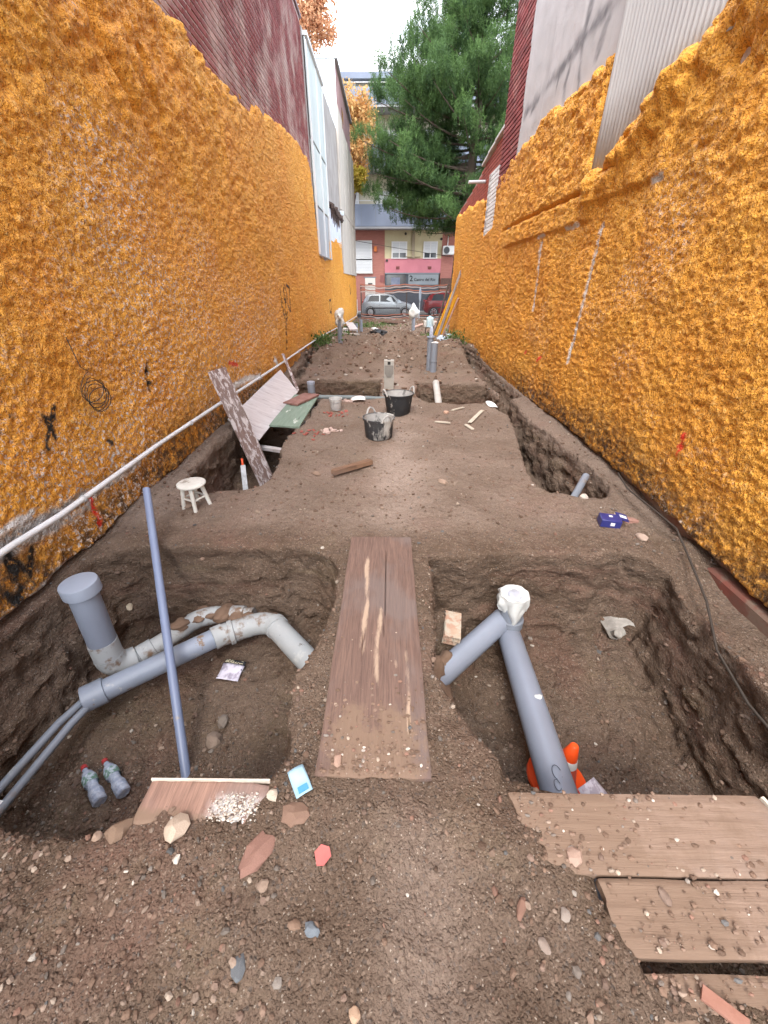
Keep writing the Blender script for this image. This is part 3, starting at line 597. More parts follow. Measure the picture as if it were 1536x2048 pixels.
# ------------------------------------------------------------------ things in the plot
def frame(p0, p1, up=(0, 0, 1)):
    p0, p1, up = Vector(p0), Vector(p1), Vector(up); x = (p1 - p0).normalized(); y = up.cross(x).normalized(); z = x.cross(y)
    M = Matrix((x, y, z)).transposed().to_4x4(); M.translation = p0; return M, (p1 - p0).length
def board(name, p0, p1, wd, th, m, up=(0, 0, 1), parent=None, nL=60, nW=16, rough=.0012, crack=None, skew=0.0, seed=1, attrs=None, wear=.006):
    """plank from p0 to p1 (centre line of its upper face), grain along local x"""
    M, L_ = frame(p0, p1, up); u, v = np.meshgrid(np.linspace(0, 1, nL), np.linspace(-.5, .5, nW), indexing='ij')
    e = wear * vn(v * 9, np.full_like(v, seed), s=seed) * (np.exp(-u * L_ / .02) - np.exp(-(1 - u) * L_ / .02)) ; ew = wear * .5 * vn(u * L_ * 6, np.full_like(u, seed + .5), s=seed + 1)
    x = u * L_ + e + skew * v * wd; y = v * wd + np.where(np.abs(v) > .499, ew * np.sign(v), 0); edge = np.minimum(.5 - np.abs(v), 1) * wd; ee = np.minimum(u, 1 - u) * L_
    z = rough * 1.6 * vn(x * 1.5, y * 60, s=seed + 2) + rough * vn(x * 8, y * 140, s=seed + 3) - .004 * np.exp(-edge / .004) - .004 * np.exp(-ee / .004) + .006 * vn(x * 1.2, y * 3, s=seed + 5)
    for cv, cw, u0, u1 in (crack or []): z -= .014 * np.exp(-((y - cv - .006 * vn(x * 3, x * 0, s=seed + 4)) / cw) ** 2) * sm(u0, u0 + .03, u) * (1 - sm(u1 - .06, u1, u))
    top = np.stack([x, y, z], -1).reshape(-1, 3); bot = top.copy(); bot[:, 2] = -th; n = nL * nW
    a = (np.arange(nL - 1)[:, None] * nW + np.arange(nW - 1)[None]).ravel(); f = [np.stack([a, a + nW, a + nW + 1, a + 1], 1), np.stack([a + 1, a + nW + 1, a + nW, a], 1) + n]
    def rim(i): i = np.array(i); return np.stack([i[:-1], i[1:], i[1:] + n, i[:-1] + n], 1)
    f += [rim(np.arange(nW)[::-1] + (nL - 1) * nW)[:, ::-1], rim(np.arange(nW))[:, ::-1], rim(np.arange(nL)[::-1] * nW)[:, ::-1], rim(np.arange(nL) * nW + nW - 1)[:, ::-1]]
    V = np.concatenate([top, bot]); Fq = np.concatenate(f)
    at = {k: np.concatenate([fn(u * L_, y).ravel()] * 2) for k, fn in (attrs or {}).items()}
    o = mesh_np(name, V, Fq, m, None, attrs=at, sharp=40); o.matrix_basis = M
    if parent: o.parent = parent; o.matrix_parent_inverse = wm(parent).inverted()
    return o
def wood(name, c1, c2, c3, paint=None, pth=.6, soil=False, gs=1.0):
    if name in MATS: return MATS[name]
    m = bpy.data.materials.new(name); m.use_nodes = True; MATS[name] = m; t = m.node_tree; b = t.nodes['Principled BSDF']; L = t.links.new
    O = N(t, 'ShaderNodeTexCoord').outputs['Object']
    def noise(sc, st, det=6, ro=.6, loc=(0, 0, 0)):
        mp = N(t, 'ShaderNodeMapping', inp={1: loc, 3: st}); L(O, mp.inputs[0]); n = N(t, 'ShaderNodeTexNoise', inp={2: sc, 3: det, 4: ro, 8: .4}); L(mp.outputs[0], n.inputs[0]); return n.outputs[0]
    def ramp(x, a, c, o0=0., o1=1.):
        r = N(t, 'ShaderNodeMapRange', inp={1: a, 2: c, 3: o0, 4: o1}); L(x, r.inputs[0]); return r.outputs[0]
    def mix(f, a, c):
        x = N(t, 'ShaderNodeMix', data_type='RGBA')
        for i, v in ((0, f), (6, a), (7, c)):
            if isinstance(v, tuple): x.inputs[i].default_value = v + (1,)
            else: L(v, x.inputs[i])
        return x.outputs[2]
    g = noise(9 * gs, (.35, 5, 1)); g2 = noise(30 * gs, (.25, 6, 1), 8, .7)
    c = mix(ramp(g, .36, .66), c1, c2); c = mix(ramp(g2, .45, .72, 0., .75), c, c3); c = mix(ramp(noise(1.6, (1, 1.5, 1), 5), .48, .62, 0., .55), c, tuple(.6 * q + .08 for q in c2))
    if paint: c = mix(ramp(noise(17, (.45, 1.6, 1), 8, .75, (3, 1, 2)), pth, pth + .05), c, paint)
    if soil:
        a = N(t, 'ShaderNodeAttribute', attribute_name='soil'); s_ = N(t, 'ShaderNodeMath', operation='ADD'); L(a.outputs['Fac'], s_.inputs[0]); L(noise(12, (1, 1, 1), 8, .72), s_.inputs[1])
        c = mix(ramp(s_.outputs[0], .86, 1.05, 0., .93), c, (.20, .135, .095))
        a2 = N(t, 'ShaderNodeAttribute', attribute_name='scuff'); s2 = N(t, 'ShaderNodeMath', operation='ADD'); L(a2.outputs['Fac'], s2.inputs[0]); L(noise(16, (.5, 2.5, 1), 6, .7), s2.inputs[1]); c = mix(ramp(s2.outputs[0], .90, 1.16, 0., .85), c, (.42, .31, .225))
        a3 = N(t, 'ShaderNodeAttribute', attribute_name='white'); s3 = N(t, 'ShaderNodeMath', operation='MULTIPLY'); L(a3.outputs['Fac'], s3.inputs[0]); L(ramp(noise(38, (1, 1, 1), 5, .7), .44, .5), s3.inputs[1]); c = mix(s3.outputs[0], c, (.72, .71, .70))
    L(c, b.inputs['Base Color']); b.inputs['Roughness'].default_value = .82; b.inputs['Specular IOR Level'].default_value = .2
    bp = N(t, 'ShaderNodeBump', inp={0: .55, 1: .006}); L(g2, bp.inputs['Height']); L(bp.outputs[0], b.inputs['Normal']); return m
shut = wood('shuttering_wood', (.185, .118, .092), (.135, .085, .068), (.060, .040, .035), soil=True)
dusty = wood('dusty_wood', (.26, .182, .136), (.235, .162, .12), (.205, .14, .105), soil=True)
zero = lambda x, y: np.zeros_like(x)
def g2(cx, cy, sx, sy): return lambda x, y: np.exp(-((x - cx) / sx) ** 2 - ((y - cy) / sy) ** 2)
# the walkway plank on the ridge between the two pits (x runs away from the camera)
scf = lambda x, y: (1.0 + .35 * vn(x * 5, y * 22, s=8) + .15 * vn(x * 14, y * 50, s=18)) * np.maximum.reduce([.62 * np.exp(-((y - .085 - .012 * np.sin(x * 5)) / .024) ** 2) * sm(.45, .7, x) * (1 - sm(1.3, 1.5, x)), .66 * np.exp(-((y + .005 + .008 * np.sin(x * 9)) / .022) ** 2) * sm(.25, .5, x) * (1 - sm(.85, .95, x)) , .55 * np.exp(-((y + .145) / .016) ** 2) * sm(.1, .2, x) * (1 - sm(.55, .65, x)), .45 * np.exp(-((y - .075) / .03) ** 2 - ((x - .62) / .16) ** 2), .35 * np.exp(-((y + .09) / .05) ** 2 - ((x - .5) / .07) ** 2)])
pl = board('walkway_plank', (-.048, .745, .030), (-.041, 2.345, .032), .435, .034, shut, nL=120, nW=90, crack=[(-.035, .0016, .40, .9), (.075, .0014, .12, .45), (-.145, .0014, .08, .40)], seed=3,
           attrs={'soil': lambda x, y: .46 * (1 - sm(.08, .42, x + .12 * vn(y * 9, x * 5, s=6))) * (1 - .6 * sm(.12, .2, np.abs(y))) + .10 * sm(.9, 1.5, x) + .20 * (1 - sm(.2, 1.2, x)) + .10 * np.exp(-((y + .02) / .1) ** 2), 'scuff': scf, 'white': zero})
tag(pl, 'long reddish-brown walkway plank between the two foreground pits', 'plank')
sp_ = board('short_plank', (-.655, .585, .028), (-.648, .725, .036), .445, .03, wood('short_wood', (.33, .20, .15), (.22, .13, .10), (.10, .065, .05), soil=True), nL=40, nW=60, seed=9,
            attrs={'soil': lambda x, y: .60 * (1 - sm(.02, .10, x)) * (1 - .6 * sm(-.02, .1, -y)), 'scuff': zero, 'white': lambda x, y: 1.0 * np.exp(-((x - .045) / .05) ** 4 - ((y + .13) / .085) ** 4)})
tag(sp_, 'short board with white plaster crumbs at the left pit edge', 'plank')
MB().box((-.648, .7275, .030), (.44, .006, .022)).build('pale_edge', mat('pale_wood', (.62, .55, .46), (.5, .43, .35), 20, .8, .2), sp_, smooth=False)
dp = dict(soil=True)
def rsoil(k, lft): return {'soil': lambda x, y: k + .5 * (1 - sm(lft, lft + .35, x)), 'scuff': lambda x, y: .18 * vn(x * 5, y * 9, s=5), 'white': zero}
for i, (ya, yb, x0, x1, sl, lb) in enumerate([(.475, .70, .47, 1.36, .006, 'dusty plank bridging the right pit, farthest of the three at the lower right'), (.302, .466, .66, 1.75, .004, 'dusty plank at the lower right, middle of three above the dark gap'), (.03, .276, .70, 1.75, .0, 'dusty plank at the lower right corner, nearest, below the dark gap')]):
    o = board('dusty_plank', (x0, (ya + yb) / 2, .030 - .002 * i), (x1, (ya + yb) / 2 - .008, .034 - .002 * i), yb - ya, .034, dusty, nL=90, nW=30, seed=20 + i, attrs=rsoil(.36 if i else .40, .12), skew=-.25 if i == 0 else 0)
    tag(o, lb, 'plank', 'dusty planks over the right pit')
    if i == 0: MB().box((x1 + .012, .585, .024), (.012, .215, .03), rot=(0, 0, .23)).build('pale_edge', mat('pale_wood', (.62,) * 3), o, smooth=False)
# boards around the left trench
paintw = wood('painted_board', (.23, .155, .135), (.18, .12, .105), (.13, .09, .08), paint=(.50, .45, .44), pth=.50, gs=.7)
o = board('leaning_plank', (-1.485, 4.36, -.60), (-1.905, 4.505, .80), .20, .028, paintw, up=(.35, -.9, .25), nL=60, nW=14, seed=31)
tag(o, 'paint-spattered plank leaning on the left wall out of the trench', 'plank')
greyw = mat('pale_board', (.44, .39, .385), (.53, .49, .48), 3, .85, .3, 60, stretch=(1, 5, 1), spots=[((.25, .20, .19), 6, .58, .1, (.35, 6, 1)), ((.62, .59, .58), 4, .6, .15, (1, 1, 1))])
def slab(name, P, th, m, n=14, rough=.004, seed=1):
    """thin sheet through four corners, P in order round the sheet"""
    P = [Vector(p) for p in P]; s_, t_ = np.meshgrid(np.linspace(0, 1, n), np.linspace(0, 1, n), indexing='ij'); q = [np.array(p)[None, None] for p in P]
    S, T_ = s_[..., None], t_[..., None]; V = (q[0] * (1 - S) * (1 - T_) + q[1] * S * (1 - T_) + q[2] * S * T_ + q[3] * (1 - S) * T_)
    nn = np.array((P[1] - P[0]).cross(P[3] - P[0]).normalized()); V = V + nn * (rough * vn(s_ * 4, t_ * 4, s=seed))[..., None]
    top = V.reshape(-1, 3); bot = top - nn * th; N_ = n * n; a = (np.arange(n - 1)[:, None] * n + np.arange(n - 1)[None]).ravel()
    f = [np.stack([a, a + n, a + n + 1, a + 1], 1), np.stack([a + 1, a + n + 1, a + n, a], 1) + N_]; R_ = np.arange(n)
    for i in (R_, R_[::-1] + (n - 1) * n, R_[::-1] * n, R_ * n + n - 1): f.append(np.stack([i[:-1], i[1:], i[1:] + N_, i[:-1] + N_], 1))
    c = top.mean(0); o = mesh_np(name, np.concatenate([top, bot]) - c, np.concatenate(f), m, sharp=40); o.location = c; return o
tag(slab('leaning_sheet', [(-1.60, 4.62, -.06), (-1.53, 6.72, .03), (-2.0, 7.55, .24), (-2.01, 4.78, .15)], .02, greyw, seed=4, rough=.012), 'large pale weathered panel leaning against the left wall over the trench', 'panel')
gr = slab('green_board', [(-1.53, 4.88, .045), (-1.125, 4.80, .045), (-1.125, 6.36, .05), (-1.53, 6.46, .05)], .022, mat('green_paint', (.155, .215, .165), (.21, .27, .215), 5, .7, .4, 60, stretch=(5, .6, 1), spots=[((.55, .58, .53), 5, .60, .05, (3, .6, 1)), ((.10, .11, .09), 7, .6, .1, (4, .5, 1))]), seed=6)
tag(gr, 'worn green painted board lying over the left trench', 'board')
rs = random.Random(4)
clay = mat('clay_tile', (.20, .095, .078), (.27, .15, .125), 8, .85, .4, 60, varyobj=.1)
for i, (p0, p1, wd, lb) in enumerate([((-1.52, 5.85, .085), (-1.30, 6.42, .085), .13, 'reddish flat tile on the green board, left of a pair'), ((-1.40, 5.78, .085), (-1.17, 6.38, .085), .14, 'reddish flat tile on the green board, right of a pair')]):
    tag(board('flat_tile', p0, p1, wd, .028, clay, nL=16, nW=6, seed=40 + i), lb, 'tile', 'flat tiles on the green board')
tag(board('slat', (-1.62, 7.15, -.05), (-2.03, 8.0, .46), .05, .02, paintw, nL=20, nW=5, seed=50), 'thin wooden slat leaning on the left wall above the panel', 'slat')
tag(board('trench_prop', (-1.98, 4.95, -.22), (-1.16, 4.62, -.20), .07, .05, greyw, nL=20, nW=5, seed=52), 'wooden prop wedged across the left trench under the green board', 'timber')
tag(board('trench_shelf', (-1.95, 5.55, -.12), (-1.12, 5.45, -.10), .16, .04, greyw, nL=20, nW=5, seed=53), 'board wedged across the trench below the green board', 'timber')
# piece of firewood-like timber on the path
o = board('timber_offcut', (-.525, 3.465, .06), (-.175, 3.735, .058), .06, .052, wood('old_timber', (.23, .135, .085), (.15, .085, .055), (.05, .032, .025), gs=.8), nL=40, nW=12, crack=[(.012, .006, .05, .95), (-.02, .004, .2, .98)], seed=61, wear=.02); tag(o, 'rough split brown timber offcut lying on the bare path', 'timber')

# PVC drainage --------------------------------------------------------------
pvc = mat('grey_pvc', (.190, .212, .250), (.165, .185, .215), 3, .42, .08, 60, spots=[((.20, .15, .115), 4.5, .60, .10, (1, 1, 1)), ((.40, .40, .39), 7, .62, .12, (1, 1, 1))], spec=.45)
pvcm = mat('muddy_pvc', (.36, .375, .375), (.31, .325, .33), 4, .55, .2, 60, spots=[((.175, .115, .078), 10.0, .52, .10, (1, 1, 1)), ((.46, .455, .43), 9, .60, .08, (1, 1, 1))], spec=.35)
pvcb = mat('blue_grey_pvc', (.18, .22, .33), (.165, .20, .30), 3, .38, .05, 60, spots=[((.27, .25, .23), 16, .64, .06, (1, 1, 1))], spec=.45)
mud = mat('mud', (.185, .120, .082), (.14, .088, .06), 9, .95, .8, 50)
def arc(p, q, r_, n=5):  # bend from p through corner q to r_
    p, q, r_ = Vector(p), Vector(q), Vector(r_); return [p.lerp(q, t).lerp(q.lerp(r_, t), t) for t in np.linspace(0, 1, n)]
def collar(mb, a, b, r_, l=.09, k=1.12): a, b = Vector(a), Vector(b); d = (b - a).normalized(); mb.tube([a - d * .002, a, a + d * l, a + d * (l + .004)], [r_, r_ * k, r_ * k, r_], 24)
dr = empty('drain_pipe', (-1.78, 1.66, -.6), label='muddy grey drain run with capped standpipe in the left pit', cat='pipe')
mb = MB(); mb.tube([(-1.785, 1.705, .08), (-1.772, 1.65, -.40)], .078, 28); mb.build('standpipe', mat('standpipe_pvc', (.19, .215, .265), (.17, .19, .235), 3, .42, .08, 60, spec=.45), dr)
mb = MB(); mb.tube([(-1.775, 1.66, -.30), (-1.772, 1.65, -.42)], [.081, .082], 28); mb.tube(arc((-1.772, 1.65, -.42), (-1.77, 1.645, -.545), (-1.68, 1.73, -.55), 8), .084, 28); mb.build('elbow', pvcm, dr)
cap = MB().lathe([(.0, .118), (.078, .118), (.096, .112), (.099, .104), (.099, .040), (.094, .036), (.0785, .034)], 36, c=(-1.786, 1.708, 0.02)).build('cap', mat('cap_pvc', (.26, .295, .36), (.24, .27, .33), 4, .4, .1, spec=.45), dr)
mb = MB(); mb.tube([(-1.70, 1.71, -.55), (-1.55, 1.86, -.53), (-1.40, 2.02, -.50)] , .062, 24); mb.tube(arc((-1.42, 2.0, -.50), (-1.36, 2.06, -.49), (-1.24, 2.075, -.49), 6), .066, 24); mb.tube([(-1.25, 2.075, -.49), (-.98, 2.06, -.49)], .062, 24); collar(mb, (-1.14, 2.07, -.49), (-1.0, 2.065, -.49), .064); collar(mb, (-1.60, 1.81, -.536), (-1.7, 1.71, -.55), .062)
mb.build('upper_run', pvcm, dr)
mb = MB(); A_ = (-1.775, 1.405, -.50); B_ = (-1.165, 1.865, -.485); mb.tube([A_, (-1.68, 1.475, -.498), B_], .066, 28, cap=False); mb.tube([Vector(A_), Vector(A_) + Vector((.04, .03, 0))], [.054, .054], 24, cap=False)
collar(mb, (-1.70, 1.462, -.498), A_, .067, .11, 1.16); mb.build('main_run', mat('washed_pvc', (.24, .27, .335), (.21, .24, .29), 3, .42, .1, 60, spots=[((.185, .125, .085), 7.0, .60, .03, (1, 1, 1)), ((.44, .43, .41), 8, .62, .1, (1, 1, 1))], spec=.45), dr)
mb = MB(); mb.tube([B_, (-.99, 1.955, -.485)], .075, 28); collar(mb, (-1.19, 1.845, -.485), (-1.0, 1.99, -.485), .067, .07, 1.16); collar(mb, (-1.10, 1.895, -.485), (-1.0, 1.95, -.485), .076, .03, 1.13); mb.tube(arc((-1.0, 1.95, -.485), (-.86, 2.03, -.48), (-.76, 1.93, -.475), 7), .077, 28); collar(mb, (-.80, 1.97, -.477), (-.70, 1.86, -.47), .077, .05, 1.1); mb.build('junction', pvcm, dr)
mb = MB(); mb.tube([(-.78, 1.945, -.476), (-.36, 1.50, -.45)], .076, 28); mb.build('branch', mat('scuffed_pvc', (.34, .355, .36), (.29, .31, .32), 3, .5, .12, 60, spots=[((.10, .08, .07), 13, .64, .03, (1, 1, 1)), ((.44, .44, .42), 7, .58, .12, (1, 1, 1))], spec=.4), dr)
# clods lying on the pipes
def blob(c, r_, seed, sq=(1, 1, .6), n=2, amp=.35, mb=None, rot=None):
    bm = bmesh.new(); bmesh.ops.create_icosphere(bm, subdivisions=n, radius=1); v = np.array([w_.co[:] for w_ in bm.verts]); fs = [[w_.index for w_ in f.verts] for f in bm.faces]; bm.free()
    k = 1 + amp * vn(v[:, 0] * 1.3 + seed * 7, v[:, 1] * 1.3, v[:, 2] * 1.3, seed) + amp * .4 * vn(v[:, 0] * 3.1, v[:, 1] * 3.1 + seed, v[:, 2] * 3.1, seed + 1)
    v = v * k[:, None] * np.array(sq) * r_; M = Matrix.Translation(c) @ Euler(rot or (0, 0, seed * 1.3)).to_matrix().to_4x4(); mb = mb or MB(); return mb.add([tuple(p) for p in v], fs, M)
mb = MB()
for i, (x, y) in enumerate([(-1.46, 1.95), (-1.36, 2.04), (-1.27, 2.06), (-1.18, 2.05), (-1.08, 2.03), (-.98, 2.0), (-.90, 2.0), (-.85, 1.985)]): blob((x, y, -.455 + rs.uniform(-.012, .01)), rs.uniform(.05, .075), 80 + i, (1.4, 1, .5), 3, mb=mb)
mb.build('mud_crust', mud, dr, sharp=180)
cd = empty('conduit_pair', (-1.8, 1.4, -.5), label='two thin grey conduits running out of the open drain end in the left pit', cat='conduit')
for dx, dz in ((-.028, .010), (.030, -.006)): MB().tube([(-1.74 + dx * .6, 1.44, -.50 + dz), (-1.80 + dx, 1.25, -.505 + dz), (-1.845 + dx * 1.3, .86, -.50 + dz), (-1.88 + dx * 1.3, .40, -.49 + dz)], .0215, 16).build('conduit', pvc, cd)
MB().tube([(-1.815, .87, -.506), (-1.82, .835, -.505)], .0235, 16).build('tape', mat('white_tape', (.66, .66, .65), None), cd)
o = MB().tube([(-1.07, 1.04, -.73), (-1.77, 2.526, .319)], .0255, 24, cap=False).tube([(-1.07, 1.04, -.73), (-1.77, 2.526, .319)], .0225, 24, cap=False).build('loose_pipe', pvcb, origin=(-1.07, 1.04, -.73)); tag(o, 'slim blue-grey pipe standing in the left pit and leaning on its far rim', 'pipe')

dr2 = empty('drain_pipe', (.85, 1.9, -.6), label='thick grey drain pipe with a side branch crossing the right pit', cat='pipe')
mb = MB(); mb.tube([(.865, 1.945, -.515), (.785, .90, -.365), (.74, .33, -.28)], .080, 36); mb.build('main_pipe', mat('clean_pvc', (.215, .24, .295), (.195, .217, .265), 2.4, .40, .06, 60, spots=[((.33, .31, .27), 3, .62, .12, (1, 1, 1))], spec=.5), dr2)
mb = MB(); mb.tube([(.83, 1.99, -.42), (.18, 1.47, -.565)], .076, 32, cap=True); mb.build('branch', MATS['clean_pvc'], dr2)
mb = MB(); mb.tube([(.868, 1.96, -.56), (.868, 1.985, -.26)], .080, 32); collar(mb, (.868, 1.968, -.45), (.868, 1.98, -.2), .08, .06); mb.build('riser', pvc, dr2)
def label_mark(p, t_, rad, par, name):   # pen marks and peeled label lie on the pipe skin
    M = Matrix.Translation(p); mb = MB(); pts = [Vector((rad * math.cos(a), rad * 1.6 * math.sin(a), 0)) for a in np.linspace(.3, 2 * math.pi - .6, 14)]; mb.tube([Vector(p) + q for q in pts], t_, 6); return mb.build(name, mat('pen_mark', (.07, .08, .11), None, 4, .6, 0), par)
label_mark((.775, .92, -.286), .0018, .020, dr2, 'pen_mark'); label_mark((.755, .865, -.277), .0015, .014, dr2, 'pen_mark')
o = blob((.832, 1.33, -.352), .026, 5, (1.3, .75, .22), 2, rot=(0, 0, .6)).build('torn_label', mat('torn_paper', (.66, .68, .70), (.5, .5, .48), 30, .8, .3), dr2)
mb = MB()
for i, (x, y, z) in enumerate([(.25, 1.53, -.50), (.29, 1.60, -.47), (.33, 1.50, -.55), (.36, 1.66, -.46), (.22, 1.45, -.52)]): blob((x, y, z), rs.uniform(.05, .08), 140 + i, (1.2, 1, .8), 3, mb=mb)
mb.build('mud_crust', mud, dr2, sharp=180)
# bag pulled over the riser
def drape(name, cx, cy, zt, r_, hang, m, seed, tail=None, parent=None, seg=44, rows=16, flat=.0):
    v = []; f = []
    for i in range(rows):
        t_ = i / (rows - 1)
        for k in range(seg):
            a = 2 * math.pi * k / seg; cr_ = .5 + .5 * float(vn(math.cos(a) * 2.2 + seed, math.sin(a) * 2.2, t_ * 1.5, 8)) ; h = hang * (.45 + .55 * cr_ * (1 + .4 * math.sin(a * 2.1 + seed)))
            if tail: h += tail[1] * max(0, math.cos(a - tail[0])) ** 6
            if t_ < .4: rr = r_ * (t_ / .4); z = zt - .004 * (t_ / .4) + .006 * math.sin(a * 3 + 8 * t_)
            else:
                q = (t_ - .4) / .6; rr = r_ * (1 + (.28 + flat) * math.sin(q * 2.6) * (.6 + 1.1 * float(vn(math.cos(a) * 2.6 + seed * 3, math.sin(a) * 2.6, q * 2.5, 9))) - (.35 * q if tail and math.cos(a - tail[0]) > .5 else 0)); z = zt - q * h
            v.append((cx + rr * math.cos(a) + .004 * math.sin(9 * a + i), cy + rr * math.sin(a), z))
    for i in range(rows - 1):
        for k in range(seg): f.append((i * seg + k, i * seg + (k + 1) % seg, (i + 1) * seg + (k + 1) % seg, (i + 1) * seg + k))
    return MB().add(v, f).build(name, m, parent, sharp=60)
bagm = mat('white_plastic_bag', (.58, .59, .57), (.50, .51, .49), 7, .45, .35, 25, spots=[((.10, .36, .26), 9, .63, .05, (1, 1, 1)), ((.42, .38, .33), 12, .66, .06, (1, 1, 1))])
o = drape('plastic_bag', .868, 1.985, -.185, .094, .13, bagm, 1.7, tail=(-1.75, .20)); tag(o, 'white plastic bag tied over the riser in the right pit', 'bag')
mb = MB(); blob((.862, 1.965, -.184), .045, 4, (1.2, 1, .12), 3, mb=mb); mb.build('puddle_top', mat('grey_blue_plastic', (.42, .44, .50), (.33, .34, .38), 12, .3, .2), o)
# hollow brick lying on the far slope of the right pit
def hollow_brick(name, loc, rot, m, dims=(.115, .235, .075), nx=3, nz=2):
    W, L_, Hh = dims; mb = MB(); wl = .008
    for i in range(nx + 1): mb.box((-W / 2 + wl / 2 + i * (W - wl) / nx, 0, 0), (wl, L_, Hh - .0006 * i))
    for k in range(nz + 1): mb.box((0, .0004, -Hh / 2 + wl / 2 + k * (Hh - wl) / nz), (W - .001, L_ - .0008, wl))
    o = mb.build(name, m, smooth=False); o.location = loc; o.rotation_euler = rot; return o
HBZ = gz_at(.45, 1.90) + .055
hb = hollow_brick('hollow_brick', (.45, 1.90, HBZ + .01), (.0, .10, -.18), mat('hollow_clay', (.40, .20, .14), (.44, .33, .24), 6, .9, .4, 50, spots=[((.44, .39, .31), 15, .46, .12, (1, 1, 1)), ((.22, .09, .06), 22, .60, .1, (1, 1, 1))])); tag(hb, 'hollow clay brick with six square holes stuck in the right pit slope', 'brick')
MB().box((.452, 1.94, HBZ + .01), (.10, .16, .055), rot=(.0, .10, -.18)).build('core', mat('hollow_core', (.16, .085, .06), None), hb, smooth=False)
# broken concrete duct in the far wall of the right pit
_hit = TREE.ray_cast(Vector((1.74, 1.4, -.60)), Vector((0, 1, 0))); DY = (_hit[0].y if _hit[0] else 2.05) - .035
dc = empty('broken_duct', (1.75, DY, -.66), label='broken pale concrete duct showing in the far wall of the right pit', cat='duct')
ring = MB(); sg = 18
rr_ = [.108 * (1 + .07 * math.sin(k * .7 + 1) + .05 * math.sin(k * 2.3)) for k in range(sg)]
v = []; 
for j, (yy_, kk) in enumerate([(DY, 1.0), (DY - .012, .82), (DY + .06, .70), (DY + .25, .62)]): v += [(1.76 + rr_[k] * kk * 1.05 * math.cos(2 * math.pi * k / sg) , yy_ + .012 * math.sin(k * 5.1) * (j < 2), -.60 + rr_[k] * kk * .80 * math.sin(2 * math.pi * k / sg)) for k in range(sg)]
v += [(1.76 + rr_[k] * 1.02 * 1.05 * math.cos(2 * math.pi * k / sg), DY + .25, -.60 + rr_[k] * 1.02 * .8 * math.sin(2 * math.pi * k / sg)) for k in range(sg)]
f = [(j * sg + k, j * sg + (k + 1) % sg, (j + 1) * sg + (k + 1) % sg, (j + 1) * sg + k) for j in range(3) for k in range(sg)] + [(4 * sg + k, 4 * sg + (k + 1) % sg, (k + 1) % sg, k) for k in range(sg)] + [tuple(range(3 * sg, 4 * sg))]
MB().add(v, f).build('duct_wall', mat('pale_concrete', (.40, .375, .335), (.26, .24, .215), 14, .9, .6, 60), dc, sharp=50)
blob((1.712, DY - .005, -.60), .055, 21, (.8, .7, 1.0), 3).build('mortar_lump', MATS['pale_concrete'], dc, sharp=50)
# traffic cone lying on its side under the pipe
cone = empty('traffic_cone', (.93, 1.0, -.62), label='small orange traffic cone with a white band lying in the right pit', cat='traffic cone')
orange = mat('cone_orange', (.80, .085, .012), (.74, .07, .012), 5, .42, .08, spec=.5)
MC = Matrix.Translation((.91, 1.06, gz_at(.925, 1.075) + .06)) @ Euler((R(-2), R(7), .3)).to_matrix().to_4x4() @ Matrix.Scale(1.2, 4)
MB().lathe([(.075, .0), (.06, .06), (.042, .13), (.030, .18), (.017, .235), (.012, .24), (.0, .24)], 28, M=MC, close=False).build('body', orange, cone)
MB().lathe([(.0425, .131), (.0340, .166), (.0330, .166), (.0415, .131)], 28, M=MC, close=False).build('band', mat('white_band', (.75, .75, .74), None, 4, .4, .05), cone)
mb = MB(); ri = [(.070, .012), (.085, .004), (.128, .0), (.130, -.012), (.085, -.008), (.07, -.002)]; mb.lathe(ri, 24, M=MC, close=False); mb.build('base', orange, cone, sharp=50)
MB().lathe([(.118, -.012), (.115, -.034), (.0, -.034)], 24, M=MC, close=False).build('base_ballast', mat('black_rubber', (.02, .02, .022), None, 4, .5, .1), cone)
# papers
def paper(name, c, sx, sy, rz, m, lb, cat, tilt=(0, 0), curl=.01, n=8, par=None):
    u, v = np.meshgrid(np.linspace(-.5, .5, n), np.linspace(-.5, .5, n), indexing='ij'); z = curl * np.sin(u * 3 + 1) + curl * .7 * np.sin(v * 5 + u * 3)
    V = np.stack([u * sx, v * sy, z], -1).reshape(-1, 3); a = (np.arange(n - 1)[:, None] * n + np.arange(n - 1)[None]).ravel(); o = mesh_np(name, V, np.stack([a, a + n, a + n + 1, a + 1], 1), m, par)
    s_ = o.modifiers.new('thick', 'SOLIDIFY'); s_.thickness = .0012; o.location = c; o.rotation_euler = (tilt[0], tilt[1], rz)
    if lb: tag(o, lb, cat)
    return o
def text_mesh(name, s_, size, loc, rot, m, parent, ext=.001, align='LEFT', bold=0.0, sx=1.0):
    cu = bpy.data.curves.new(name, 'FONT'); cu.body = s_; cu.size = size; cu.extrude = ext; cu.align_x = align; cu.align_y = 'CENTER'; cu.offset = bold; cu.resolution_u = 3
    ob = bpy.data.objects.new(name, cu); COL.objects.link(ob); dg = bpy.context.evaluated_depsgraph_get(); me = bpy.data.meshes.new_from_object(ob.evaluated_get(dg)); bpy.data.objects.remove(ob); bpy.data.curves.remove(cu)
    me.name = name; me.materials.clear(); me.materials.append(m); o = bpy.data.objects.new(name, me); link(o, parent)
    o.matrix_basis = Matrix.Translation(loc) @ Euler(rot).to_matrix().to_4x4() @ Matrix.Diagonal((sx, 1, 1, 1)); return o
zf = gz_at(-1.06, 1.70)
fl = paper('flyer', (-1.075, 1.735, zf + .022), .155, .115, -.12, mat('flyer_print', (.60, .57, .66), (.30, .27, .34), 14, .6, 0, lo=.5, hi=.62, spots=[((.05, .05, .07), 20, .62, .03, (1, 1, 1))]), 'crumpled printed flyer with black title strip in the left pit', 'flyer', tilt=(.14, .05), curl=.007)
